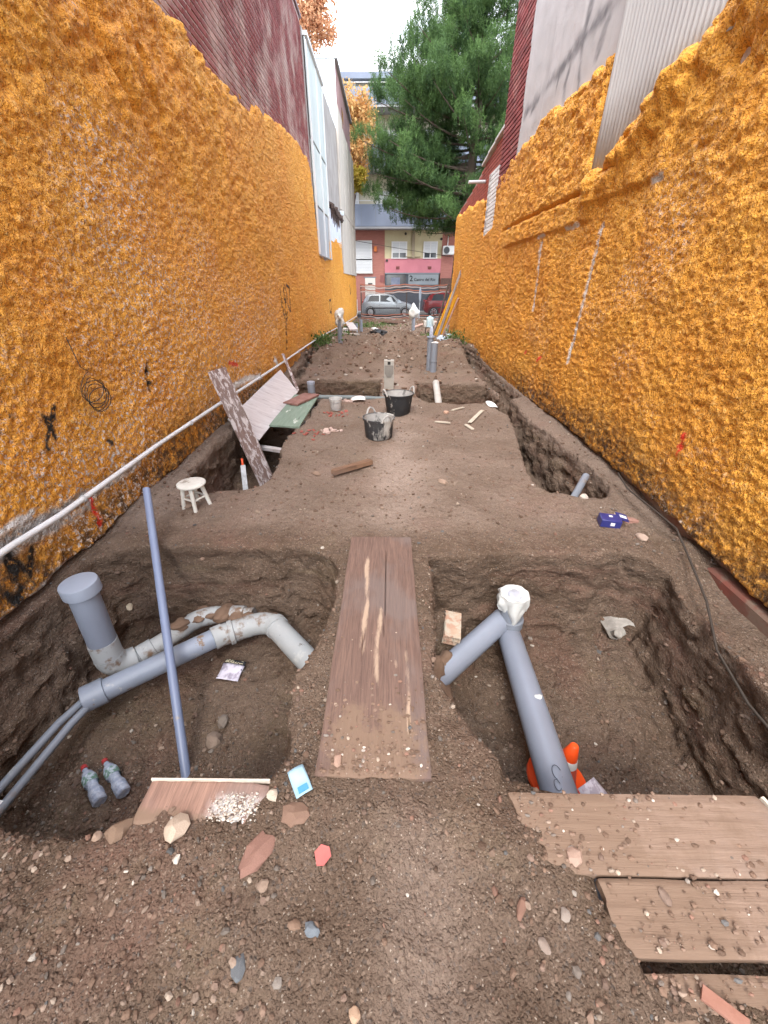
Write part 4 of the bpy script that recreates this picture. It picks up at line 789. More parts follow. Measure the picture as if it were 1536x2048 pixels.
st_ = paper('title_strip', (-1.062, 1.803, zf + .036), .15, .032, -.12, mat('black_print', (.02, .02, .022), None, 4, .5, 0), None, None, tilt=(.14, .05), curl=.003, par=fl)
text_mesh('lettering', '#DIZZASI', .030, (-1.130, 1.812, zf + .043), (.14, .05, -.12), mat('cream_ink', (.66, .60, .42), None, 4, .6, 0), st_, ext=.0004, bold=.0003)
zf = gz_at(1.08, .99)
paper('printed_sheet', (1.075, .955, zf + .03), .13, .17, .5, mat('lilac_print', (.62, .58, .63), (.42, .37, .42), 30, .7, 0, lo=.48, hi=.56), 'pale printed sheet tucked below the planks in the right pit', 'paper', tilt=(.25, .1))
# water bottles
bot = mat('clear_plastic', (.36, .43, .58), (.62, .68, .78), 34, .12, .8, 45, trans=.3, spec=.9)
def bottle(loc, rz, lb):
    e = empty('water_bottle', (0, 0, 0), label=lb, cat='bottle', group='plastic bottles in the left pit'); M = Matrix()
    prof = [(.0, 0), (.028, 0), (.034, .006), (.034, .03), (.032, .034), (.034, .04), (.034, .07), (.029, .085), (.025, .105), (.026, .12), (.032, .135), (.0335, .15), (.032, .154), (.0335, .16), (.033, .178), (.024, .205), (.013, .222), (.013, .236)]
    MB().lathe(prof, 24, close=False).build('body', bot, e); MB().lathe([(.0, .262), (.0145, .262), (.0155, .258), (.0155, .240), (.0, .240)], 20, close=False).build('cap', mat('red_cap', (.34, .04, .04), None, 4, .4, 0), e)
    MB().lathe([(.0337, .128), (.0345, .140), (.0345, .165), (.0335, .176)], 24, close=False).build('wrapper', mat('bottle_label', (.42, .48, .55), (.12, .22, .17), 40, .5, .1, lo=.45, hi=.55), e)
    e.location = loc; e.rotation_euler = (R(-90), 0, rz); return e
bottle((-1.465, .945, gz_at(-1.55, 1.0) + .038), R(50), 'crushed clear water bottle in the left pit, nearer the pit wall'); bottle((-1.365, .985, gz_at(-1.45, 1.05) + .038), R(52), 'crushed clear water bottle in the left pit, nearer the slim blue pipe')
# left wall services
svc = empty('wall_conduit', (-2.03, 1, .39), label='long white pipe clipped low along the left orange wall', cat='pipe')
wp = [(-2.03, .2, .40), (-2.03, 1.7, .398), (-2.03, 2.05, .38), (-2.03, 3.24, .392), (-2.04, 4.88, .362), (-2.04, 8.0, .30), (-2.05, 10.5, .27), (-2.05, 13.1, .225), (-2.04, 18, .06), (-2.02, 24, -.08), (-1.99, 27.8, -.16), (-1.99, 28.3, .05), (-1.99, 28.4, .75)]
MB().tube(wp, .0185, 14).build('pipe', mat('white_pipe', (.66, .67, .68), (.56, .56, .55), 3, .4, .1, spots=[((.30, .22, .16), 6, .64, .1, (1, 1, 1))]), svc)
for y in (1.0, 2.26, 3.9, 6.4, 9.4, 12.6): MB().lathe([(.019, -.008), (.024, -.008), (.024, .008), (.019, .008)], 16, M=Matrix.Translation((-2.03, y, float(np.interp(y, [p[1] for p in wp], [p[2] for p in wp])))) @ Euler((R(90), 0, 0)).to_matrix().to_4x4()).build('clip', mat('clip_grey', (.42, .42, .42), None), svc)
coil = MB(); cr_ = random.Random(3)
pts = [Vector((-2.04, 2.66, 1.33)), Vector((-2.02, 2.66, 1.15))]
for k in range(70):
    a = k / 70 * 2 * math.pi * 5 + 1.5; r1, r2 = .095 + .022 * math.sin(k * .37), .075 + .02 * math.cos(k * .23)
    pts.append(Vector((-2.012 + .008 * math.sin(k * 1.1), 2.70 + 1.12 * r1 * math.cos(a) + .025 * math.sin(k * .11), .965 + 1.12 * r2 * math.sin(a) + .04 * math.cos(k * .17))))
o = coil.tube(pts, .0028, 6).build('wire_coil', mat('black_wire', (.045, .035, .028), None, 4, .6, 0), origin=(-2.01, 2.76, .96)); tag(o, 'loose coil of thin dark wire hanging on the left orange wall', 'wire')
o = MB().tube([(2.11, 3.25, .13), (2.07, 3.0, .10), (2.10, 2.6, .09), (2.12, 2.4, .075), (2.03, 2.08, .02), (1.92, 1.75, -.02), (1.80, 1.45, -.10), (1.74, 1.15, -.12), (1.72, .8, -.10)], .007, 8).build('cable', mat('black_wire', (.03,) * 3), origin=(2.07, 3, .1)); tag(o, 'black cable lying along the foot of the right orange wall', 'cable')
# stool
stl = empty('stool', (-1.66, 2.83, 0), label='small paint-stained white wooden stool by the left trench', cat='stool')
stm = mat('stool_paint', (.60, .59, .54), (.50, .48, .43), 8, .75, .35, 60, spots=[((.20, .15, .11), 9, .60, .08, (1, 1, .4)), ((.33, .33, .32), 13, .60, .1, (1, 1, 1))]); gs_ = gz_at(-1.66, 2.83)
cx, cy = -1.60, 2.83; SK = .83
MB().lathe([(a_ * SK, b_ * SK) for a_, b_ in [(.0, .272), (.118, .272), (.132, .266), (.136, .256), (.132, .246), (.12, .242), (.0, .242)]], 36, c=(cx, cy, gs_)).build('seat', stm, stl)
for a in (0.25, 1.9, 3.5, 5.0):
    ca, sa = math.cos(a), math.sin(a); MB().tube([(cx + .0705 * ca, cy + .0705 * sa, gs_ + .203), (cx + .106 * ca, cy + .106 * sa, gs_ - .01)], [.018, .0155], 10).build('leg', stm, stl)
for a in (0.25, 1.9, 3.5, 5.0):
    b_ = {0.25: 1.9, 1.9: 3.5, 3.5: 5.0, 5.0: 0.25}[a]; MB().tube([(cx + .09 * math.cos(a), cy + .09 * math.sin(a), gs_ + .09), (cx + .09 * math.cos(b_), cy + .09 * math.sin(b_), gs_ + .095)], .0085, 8).build('stretcher', stm, stl)
# rubber tubs and bucket
tubm = mat('tub_rubber', (.028, .030, .034), (.05, .05, .052), 6, .7, .2, 50, spots=[((.44, .43, .40), 5.5, .50, .10, (1, 1, .45)), ((.36, .35, .33), 17, .57, .06, (1, 1, .4))])
tubm2 = mat('tub_rubber_dark', (.022, .024, .028), (.035, .036, .038), 6, .6, .2, 50, spots=[((.36, .35, .33), 9, .60, .06, (1, 1, .5))])
inm = mat('cement_splash', (.42, .41, .39), (.30, .29, .28), 7, .85, .4, 40, spots=[((.07, .07, .07), 5, .60, .06, (1, 1, .5))])
def tub(x, y, r0, r1, h, m, lb, ha):
    z = gz_at(x, y) - .004; e = empty('rubber_tub', (x, y, z), label=lb, cat='tub'); c = (x, y, z)
    MB().lathe([(.0, .0), (r0 - .01, .0), (r0, .012), (r1 - .012, h - .03), (r1, h - .025), (r1 + .004, h), (r1 - .006, h), (r1 - .012, h - .01)], 40, c=c, close=False).build('body', m, e)
    MB().lathe([(r1 - .010, h - .004), (r0 - .005, .03), (.0, .028)], 40, c=c, close=False).build('lining', inm, e)
    MB().lathe([(.0, h * .52), (r0 * 1.03, h * .52)], 40, c=c, close=False).build('slurry', mat('dark_slurry', (.10, .10, .105), (.17, .17, .17), 6, .25, .2), e)
    for a in (ha, ha + math.pi):
        pts = [Vector((x + (r1 + .006 + .012 * math.sin(t_ * math.pi)) * math.cos(a + q), y + (r1 + .006 + .012 * math.sin(t_ * math.pi)) * math.sin(a + q), z + h - .02 + .085 * math.sin(t_ * math.pi) ** .7)) for t_, q in ((t_, (t_ - .5) * .62) for t_ in np.linspace(0, 1, 11))]
        MB().tube(pts, .011, 8).build('handle', inm if m is tubm else inm, e)
tub(-.105, 4.63, .165, .195, .25, tubm, 'cement-splashed rubber tub on the path, nearer of two', 2.1); tub(.158, 5.62, .165, .215, .30, tubm2, 'dark rubber tub on the path, behind the splashed one', .45)
zb = gz_at(-.76, 5.72); bk = empty('bucket', (-.76, 5.72, zb), label='small cement-stained grey bucket on red crumbs beside the green board', cat='bucket')
MB().lathe([(0, 0), (.075, 0), (.08, .006), (.093, .155), (.098, .157), (.098, .168), (.092, .168), (.078, .02), (0, .018)], 32, c=(-.76, 5.72, zb), close=False).build('body', mat('bucket_plastic', (.52, .51, .49), (.40, .39, .38), 8, .7, .2, spots=[((.25, .24, .23), 14, .58, .08, (1, 1, .6))]), bk)
MB().tube([(-.855, 5.72, zb + .155), (-.84, 5.65, zb + .13), (-.76, 5.615, zb + .115), (-.68, 5.65, zb + .13), (-.665, 5.72, zb + .155)], .003, 6).build('bail', mat('wire_steel', (.35, .35, .36), None, 4, .4, 0, metal=.8), bk)
# concrete post in the middle, drain stubs
cp = empty('concrete_post', (.025, 7.1, 0), label='square concrete duct post with dark top hole in the centre of the plot', cat='post')
pm = mat('post_concrete', (.36, .34, .305), (.30, .285, .255), 6, .9, .4, 40)
MB().box((.025, 7.15, .20), (.175, .16, .56), bev=.008).build('shaft', pm, cp); MB().box((.025, 7.15, -.17), (.18, .17, .16), bev=.006).build('lower_block', mat('post_concrete_grey', (.31, .30, .285), (.27, .26, .25), 6, .9, .4), cp)
MB().box((.025, 7.068, .33), (.150, .012, .14), rot=(0, 0, 0)).prism([(-.05, .27), (.10, .27), (.06, .20), (-.01, .20)], 7.061, 7.073, axis=1).build('damp_patch', mat('damp_concrete', (.17, .16, .145), (.21, .2, .18), 9, .8, .3), cp, smooth=False)
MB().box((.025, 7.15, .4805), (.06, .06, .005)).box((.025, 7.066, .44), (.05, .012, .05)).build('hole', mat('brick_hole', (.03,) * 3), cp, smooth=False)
def stub(x, y, z0, h, r_, lb, lean=(0, 0), m=None, topm=None):
    e = empty('pipe_stub', (x, y, z0), label=lb, cat='pipe'); p1 = (x + lean[0], y + lean[1], z0 + h)
    MB().tube([(x, y, z0 - .15), p1], r_, 24, cap=False).tube([(x, y, z0 - .1), p1], r_ * .92, 24, cap=False).build('pipe', m or pvc, e)
    c_ = MB(); collar(c_, (x + lean[0] * .35, y + lean[1] * .35, z0 + h * .35), p1, r_, .02, 1.07); c_.build('joint_ring', m or pvc, e); return e, p1
stub(.965, 8.62, gz_at(.965, 8.62), .56, .070, 'grey drain stub right of the path, front one of a touching pair', lean=(.0, .02)); e, p1 = stub(.895, 8.80, gz_at(.895, 8.8), .66, .066, 'grey drain stub right of the path, rear taller one with a cap')
MB().lathe([(.085, .0), (.085, .02), (0, .02)], 24, c=(p1[0], p1[1], p1[2] - .01)).build('rim', mat('cap_pvc', (.33,) * 3), e)
tag(MB().lathe([(.0, 0), (.04, 0), (.042, .01), (.042, .12), (.03, .16), (.014, .185), (.014, .2), (0, .2)], 16, close=False).build('spray_bottle', bot), 'clear plastic bottle standing on the taller right drain stub', 'bottle').location = (.905, 8.8, p1[2] + .012)
o = blob((.975, 8.635, gz_at(.965, 8.62) + .565), .06, 33, (1.1, 1.1, .35), 2).build('rag', mat('white_rag', (.62, .62, .61), None, 9, .9, .3)); tag(o, 'white rag stuffed into the front right drain stub', 'rag')
e, p1 = stub(-1.375, 12.1, gz_at(-1.375, 12.1), .62, .066, 'grey drain stub near the left wall wrapped by a white bag', lean=(.02, 0)); o = blob((p1[0], p1[1], p1[2] + .08), .155, 301, (.9, .8, 1.25), 3, .6).build('plastic_bag', bagm, sharp=180); tag(o, 'white and green plastic bag over the left drain stub', 'bag')
e, p1 = stub(1.085, 18.3, gz_at(1.085, 18.3), .50, .075, 'grey drain stub far down the plot beside the silver car'); o = blob((p1[0], p1[1], p1[2] + .16), .19, 303, (.95, .9, 1.25), 3, .6).build('plastic_bag', bagm, sharp=180); tag(o, 'white plastic bag over the far drain stub', 'bag')
e, p1 = stub(-1.36, 18.3, gz_at(-1.36, 18.3), .36, .075, 'short grey drain stub at the far left of the plot, paler one'); e, p1 = stub(-1.16, 18.5, gz_at(-1.16, 18.5), .52, .07, 'short grey drain stub at the far left of the plot, taller one')
e, p1 = stub(-1.25, 6.50, -.12, .36, .060, 'short grey pipe socket rising from the left cross trench', m=pvc); MB().lathe([(.064, .0), (.064, .035), (.058, .04), (.0, .04)], 24, c=(p1[0], p1[1], p1[2] - .03)).build('plug', mat('cap_pvc', (.33,) * 3), e)
o = MB().tube([(-1.22, 6.50, .0), (-.6, 6.49, -.005), (.02, 6.46, -.02)], .036, 18).build('cross_pipe', mat('dark_pvc', (.12, .145, .15), (.16, .18, .18), 5, .5, .1), origin=(-1.2, 6.5, 0)); tag(o, 'horizontal grey pipe spanning the edge of the left cross trench', 'pipe')
o = MB().tube([(.90, 7.45, .03), (.845, 6.17, -.20), (.84, 6.05, -.23)], .060, 20).build('pale_pipe', mat('pale_pipe', (.46, .445, .42), (.38, .36, .33), 5, .7, .3)); tag(o, 'pale pipe sloping into the right cross trench', 'pipe')
o = MB().tube([(1.60, 2.99, -.10), (1.92, 3.42, .02)], .033, 18).tube([(1.60, 2.99, -.10), (1.92, 3.42, .02)], .028, 18).build('grey_pipe_piece', pvc); tag(o, 'short grey pipe sticking out of the right trench', 'pipe')
# blue carton
zb = gz_at(1.72, 2.55); bx = empty('carton', (1.72, 2.55, zb), label='crumpled navy blue carton lying near the right wall', cat='carton'); nav = mat('navy_print', (.018, .022, .12), (.03, .035, .17), 9, .3, .1, spec=.5)
MB().box((1.715, 2.555, zb + .033), (.145, .105, .066), rot=(.05, .03, -.2), bev=.004).build('box', nav, bx); MB().box((1.815, 2.575, zb + .055), (.085, .10, .006), rot=(.05, .22, -.25)).build('flap', nav, bx, smooth=False)
wl_ = mat('white_print', (.62, .64, .68), None, 4, .5, 0)
MB().box((1.72, 2.565, zb + .0685), (.026, .022, .002), rot=(.05, .03, -.2)).build('print', wl_, bx, smooth=False); MB().box((1.822, 2.575, zb + .057), (.05, .035, .004), rot=(.05, .22, -.25)).build('print', wl_, bx, smooth=False); MB().box((1.712, 2.498, zb + .033), (.03, .004, .025), rot=(.05, .03, -.2)).build('print', wl_, bx, smooth=False)
# sticks and slips on the path
pale = mat('pale_stick', (.48, .43, .35), (.4, .35, .28), 9, .8, .3)
for p0, p1, wd, lb in [((1.11, 5.12), (1.40, 5.70), .05, 'long pale stick on the path beside the right trench'), ((.95, 5.70), (1.16, 5.87), .03, 'thin pale stick right of the dark tub'), ((.64, 5.12), (.84, 5.07), .03, 'bent pale strip lying right of the tubs'), ((1.04, 5.05), (1.10, 4.86), .045, 'short dark peg next to the long pale stick')]:
    z = max(gz_at(*p0), gz_at(*p1)) + .022; tag(board('stick', p0 + (z,), p1 + (z,), wd, .018, pale if 'pale' in lb else MATS['old_timber'], nL=10, nW=4, seed=int(p0[0] * 100)), lb, 'stick')
paper('foam_scrap', (1.60, 5.98, gz_at(1.6, 5.98) + .03), .10, .22, .35, mat('white_scrap', (.72, .73, .72), None, 5, .6, .1), 'white scrap at the rim of the right trench', 'scrap', tilt=(.1, .2), curl=.02)
paper('rag_scrap', (-.47, 6.25, gz_at(-.47, 6.25) + .03), .22, .14, .2, mat('pinkish_paper', (.60, .50, .47), (.66, .63, .6), 9, .8, .2), 'crumpled pinkish paper scrap behind the small bucket', 'scrap', curl=.03)
paper('face_mask', (-.318, .728, gz_at(-.318, .728) + .012), .062, .10, .55, mat('mask_blue', (.33, .49, .58), (.28, .45, .55), 9, .7, .1), 'light blue folded face mask on the soil by the walkway plank', 'mask', curl=.006)
MB().box((-.300, .700, gz_at(-.3, .7) + .0165), (.036, .022, .003), rot=(.0, .05, .55)).build('blue_end', mat('bright_blue', (.07, .26, .45), None), bpy.data.objects['face_mask'], smooth=False)
o = MB().prism([(-.028, -.012), (-.010, -.026), (.022, -.020), (.030, .004), (.012, .026), (-.016, .022)], 0, .004, axis=2).build('plastic_tag', mat('coral_plastic', (.46, .13, .11), (.40, .10, .09), 9, .5, .1)); o.location = (-.206, .518, gz_at(-.206, .518) + .009); o.rotation_euler = (.1, .05, .7); tag(o, 'coral red plastic tag on the foreground soil', 'tag')
o = MB().prism([(-.05, -.014), (.045, -.02), (.05, .010), (-.045, .018)], 0, .010, axis=2).build('brick_shard', mat('clay_shard', (.26, .12, .085), (.32, .17, .125), 9, .85, .3)); o.location = (.86, .215, .034); o.rotation_euler = (0, 0, -.55); tag(o, 'flat red brick shard on the nearest plank at lower right', 'shard')
# knife-like tool in left trench
tl = empty('trowel', (-1.62, 3.75, -.4), label='white-stained hand tool with orange handle hanging in the left trench', cat='tool')
board('blade', (-1.585, 3.80, -.62), (-1.645, 4.06, -.16), .055, .02, mat('white_stained', (.62, .64, .66), (.36, .37, .38), 14, .6, .2), nL=16, nW=5, up=(.2, -1, .4), parent=tl, seed=66); MB().tube([(-1.645, 4.06, -.16), (-1.655, 4.095, -.095)], .012, 10).build('handle', orange, tl)
# ------------------------------------------------------------------ apartment block across the street (front plane y = 36)
FY = 36.0
apt = empty('apartment_block', (1, 36, -.3), label='apartment block across the street with red, cream and pink ground floors', cat='building')
def wallbox(name, x0, x1, z0, z1, m, y0=FY, th=.3, par=apt): return MB().box(((x0 + x1) / 2, y0 + th / 2, (z0 + z1) / 2), (x1 - x0, th, z1 - z0)).build(name, m, par, smooth=False)
redw = mat('facade_red', (.40, .17, .135), (.34, .14, .115), 2.5, .85, .3, 30, stretch=(1, 1, 4)); cream = mat('facade_cream', (.56, .50, .32), (.50, .44, .28), 1.5, .85, .2)
pink = mat('facade_pink', (.56, .21, .245), (.50, .18, .215), 1.2, .85, .2); blue = mat('balcony_panel', (.205, .24, .31), (.18, .21, .275), 1.0, .45, .05, metal=.1)
up1 = mat('facade_upper', (.58, .54, .42), (.52, .48, .37), 1.0, .85, .15); whitem = mat('shutter_white', (.66, .68, .69), (.60, .62, .63), 2, .6, .1, stretch=(.3, 1, 14)); frm = mat('window_frame', (.70, .70, .69), None, 4, .5, 0)
glas = mat('window_glass', (.035, .042, .05), (.06, .07, .08), 2, .12, 0, spec=.7); dark = mat('shop_grey', (.085, .098, .115), (.07, .08, .095), 1.5, .5, .1)
wallbox('core', -14, 16, -.4, 13.1, up1, FY + .31, 9)
wallbox('wall', -14, -.26, -.32, 5.2, redw); wallbox('wall', 4.12, 16, -.32, 5.2, redw); wallbox('cream_band', -.26, 4.12, 3.31, 5.2, cream, FY - .01); wallbox('pink_band', -.26, 4.12, 2.36, 3.31, pink, FY - .03)
def window(x0, x1, z0, z1, sh=.65, y=FY - .04, par=apt, split=True):
    w_ = MB().box(((x0 + x1) / 2, y + .03, (z0 + z1) / 2), (x1 - x0, .06, z1 - z0)).build('window', glas, par, smooth=False)
    mb = MB(); t_ = .06
    for a, b_, c, d in ((x0 - .03, x1 + .03, z1, z1 + t_), (x0 - .06, x1 + .06, z0 - t_, z0), (x0 - .03, x0 + t_, z0, z1), (x1 - t_, x1 + .03, z0, z1)) + ((((x0 + x1) / 2 - .03, (x0 + x1) / 2 + .03, z0, z1),) if split else ()): mb.box(((a + b_) / 2, y - .02, (c + d) / 2), (b_ - a, .05, d - c))
    mb.build('frame', frm, w_, smooth=False); n = max(2, int((z1 - z0) * sh / .09)); mb = MB()
    for k in range(n): mb.box(((x0 + x1) / 2, y - .012, z1 - (k + .5) * (z1 - z0) * sh / n), (x1 - x0 - .1, .022, (z1 - z0) * sh / n - .006))
    mb.build('roller_shutter', whitem, w_, smooth=False); return w_
window(.29, 1.43, 3.36, 4.34, .68); window(2.74, 3.76, 3.36, 4.34, .68)
window(-3.4, -1.27, 3.28, 4.40, 1.0, split=False); window(-3.4, -1.27, 2.42, 3.22, 1.0, split=False); wallbox('sill', -3.5, -1.2, 2.31, 2.38, mat('sill_stone', (.50, .48, .45), None), FY - .12, .14)
MB().box((1.93, FY - .06, 4.25), (.22, .08, 1.86)).build('downpipe_chase', mat('chase_brown', (.33, .27, .19), None), apt, smooth=False); wallbox('ledge', 1.35, 2.5, 3.40, 3.45, MATS['chase_brown'], FY - .12, .12)
MB().box((-.98, FY - .06, 3.92), (.22, .10, .34), bev=.02).build('alarm_box', mat('alarm_orange', (.66, .20, .06), None), apt)
for x in (.62, 3.12): 
    o = wallbox('vent', x, x + .28, 2.60, 2.80, mat('vent_brown', (.25, .09, .085), None), FY - .05, .03)
    for k in range(4): MB().box((x + .14, FY - .055, 2.63 + k * .045), (.26, .015, .018), rot=(.5, 0, 0)).build('louvre', MATS['vent_brown'], o, smooth=False)
for x, z in ((1.32, 4.88), (4.05, 4.55), (-.1, 3.18)): MB().lathe([(0, 0), (.09, 0), (.09, .06), (0, .06)], 14, M=Matrix.Translation((x, FY - .03, z)) @ Euler((R(90), 0, 0)).to_matrix().to_4x4()).build('round_vent', mat('vent_dark', (.06, .055, .05), None), apt)
# shopfront with name plate
wallbox('shopfront', -.24, 4.02, -.3, 2.33, dark, FY - .035, .2); wallbox('lintel', -.26, 4.05, 2.27, 2.37, mat('lintel_grey', (.20, .215, .235), None), FY - .09, .1)
wallbox('shop_window', -.12, 1.42, 1.28, 2.22, glas, FY - .06, .04); wallbox('shop_poster', .25, .95, 1.5, 2.05, mat('window_poster', (.13, .15, .22), (.22, .24, .30), 3, .4, 0), FY - .066, .004)
for k in range(6): wallbox('shutter_slat', -.2, 3.98, -.2 + k * .23, .0 + k * .23, mat('shutter_grey', (.075, .085, .10), (.09, .10, .118), 2, .5, .1), FY - .055, .03)
sg_ = wallbox('name_plate', 1.62, 4.0, 1.55, 2.25, mat('plate_grey', (.27, .30, .315), (.24, .265, .28), 2, .5, .05), FY - .09, .05)
txm = mat('lettering_black', (.015, .016, .018), None, 4, .6, 0)
text_mesh('lettering', '2', .55, (1.70, FY - .095, 1.96), (R(90), 0, 0), txm, sg_, ext=.004, bold=.008); text_mesh('lettering', 'Castro del Río', .285, (2.06, FY - .095, 1.90), (R(90), 0, 0), txm, sg_, ext=.004, bold=.004)
dr_ = wallbox('door', -1.83, -1.02, -.3, 2.02, mat('door_white', (.64, .60, .54), None), FY - .04, .05); MB().box((-1.42, FY - .05, 1.62), (.34, .015, .08)).build('nameplate', txm, dr_, smooth=False); wallbox('door_frame', -1.92, -.94, 2.02, 2.10, MATS['lintel_grey'], FY - .05, .06)
wallbox('meter_cupboard', -.62, -.3, 1.75, 2.2, MATS['vent_brown'], FY - .05, .05)
wallbox('dark_shrub_screen', 4.2, 6.0, -.3, 2.0, mat('screen_brown', (.10, .06, .05), (.14, .08, .06), 9, .9, .4), FY - .2, .15)
# balconies and upper floors
for k, (z0, z1) in enumerate(((5.22, 6.5), (8.5, 9.7), (11.6, 12.4))):
    wallbox('balcony_front', -14, 16, z0, z1, blue, FY - 1.15, .08); wallbox('balcony_slab', -14, 16, z0 - .12, z0 + .05, mat('slab_grey', (.34, .345, .36), None), FY - 1.12, 1.4)
    mb = MB()
    for i in range(28): mb.box((-13.5 + i * 1.05, FY - 1.156, (z0 + z1) / 2), (.02, .012, z1 - z0 - .05))
    mb.build('panel_joint', mat('lintel_grey', (.2,) * 3), apt, smooth=False); MB().tube([(-14, FY - 1.11, z1 + .2), (16, FY - 1.11, z1 + .2)], .022, 6).build('handrail', frm, apt)
    for i in range(9): window(-12.5 + i * 2.9, -10.9 + i * 2.9, z0 + .25, z0 + 2.15, .8 if i % 2 else .4, FY + .26)
wallbox('roof_edge', -14.2, 16.2, 13.0, 13.3, blue, FY - .4, 2)
ac = empty('air_conditioner', (4.55, 35.8, 3.5), label='white air conditioner unit on the red facade', cat='air conditioner'); MB().box((4.62, 35.78, 3.82), (.86, .34, .58), bev=.03).build('casing', frm, ac)
MB().lathe([(.0, 0), (.22, 0), (.225, .02), (0, .02)], 22, M=Matrix.Translation((4.46, 35.605, 3.82)) @ Euler((R(90), 0, 0)).to_matrix().to_4x4()).build('fan_grille', mat('grille_dark', (.07, .075, .08), None), ac); MB().tube([(4.55, 35.9, 4.1), (4.55, 35.9, 4.75)], .03, 8).build('pipe', frm, ac)
for x in (4.35, 4.9): MB().box((x, 35.85, 3.5), (.04, .4, .04)).build('bracket', mat('grille_dark', (.07,) * 3), ac, smooth=False)
o = MB().tube([(-7, 33.5, 5.0)] + [(-7 + 14 * t_, 33.5, 5.0 - 2.0 * t_ + .35 * (t_ * t_ - t_)) for t_ in np.linspace(.06, 1, 14)], .016, 6).build('overhead_cable', mat('black_wire', (.03,) * 3), origin=(-7, 33.5, 5)); tag(o, 'thin dark cable strung across the street in front of the facade', 'cable')

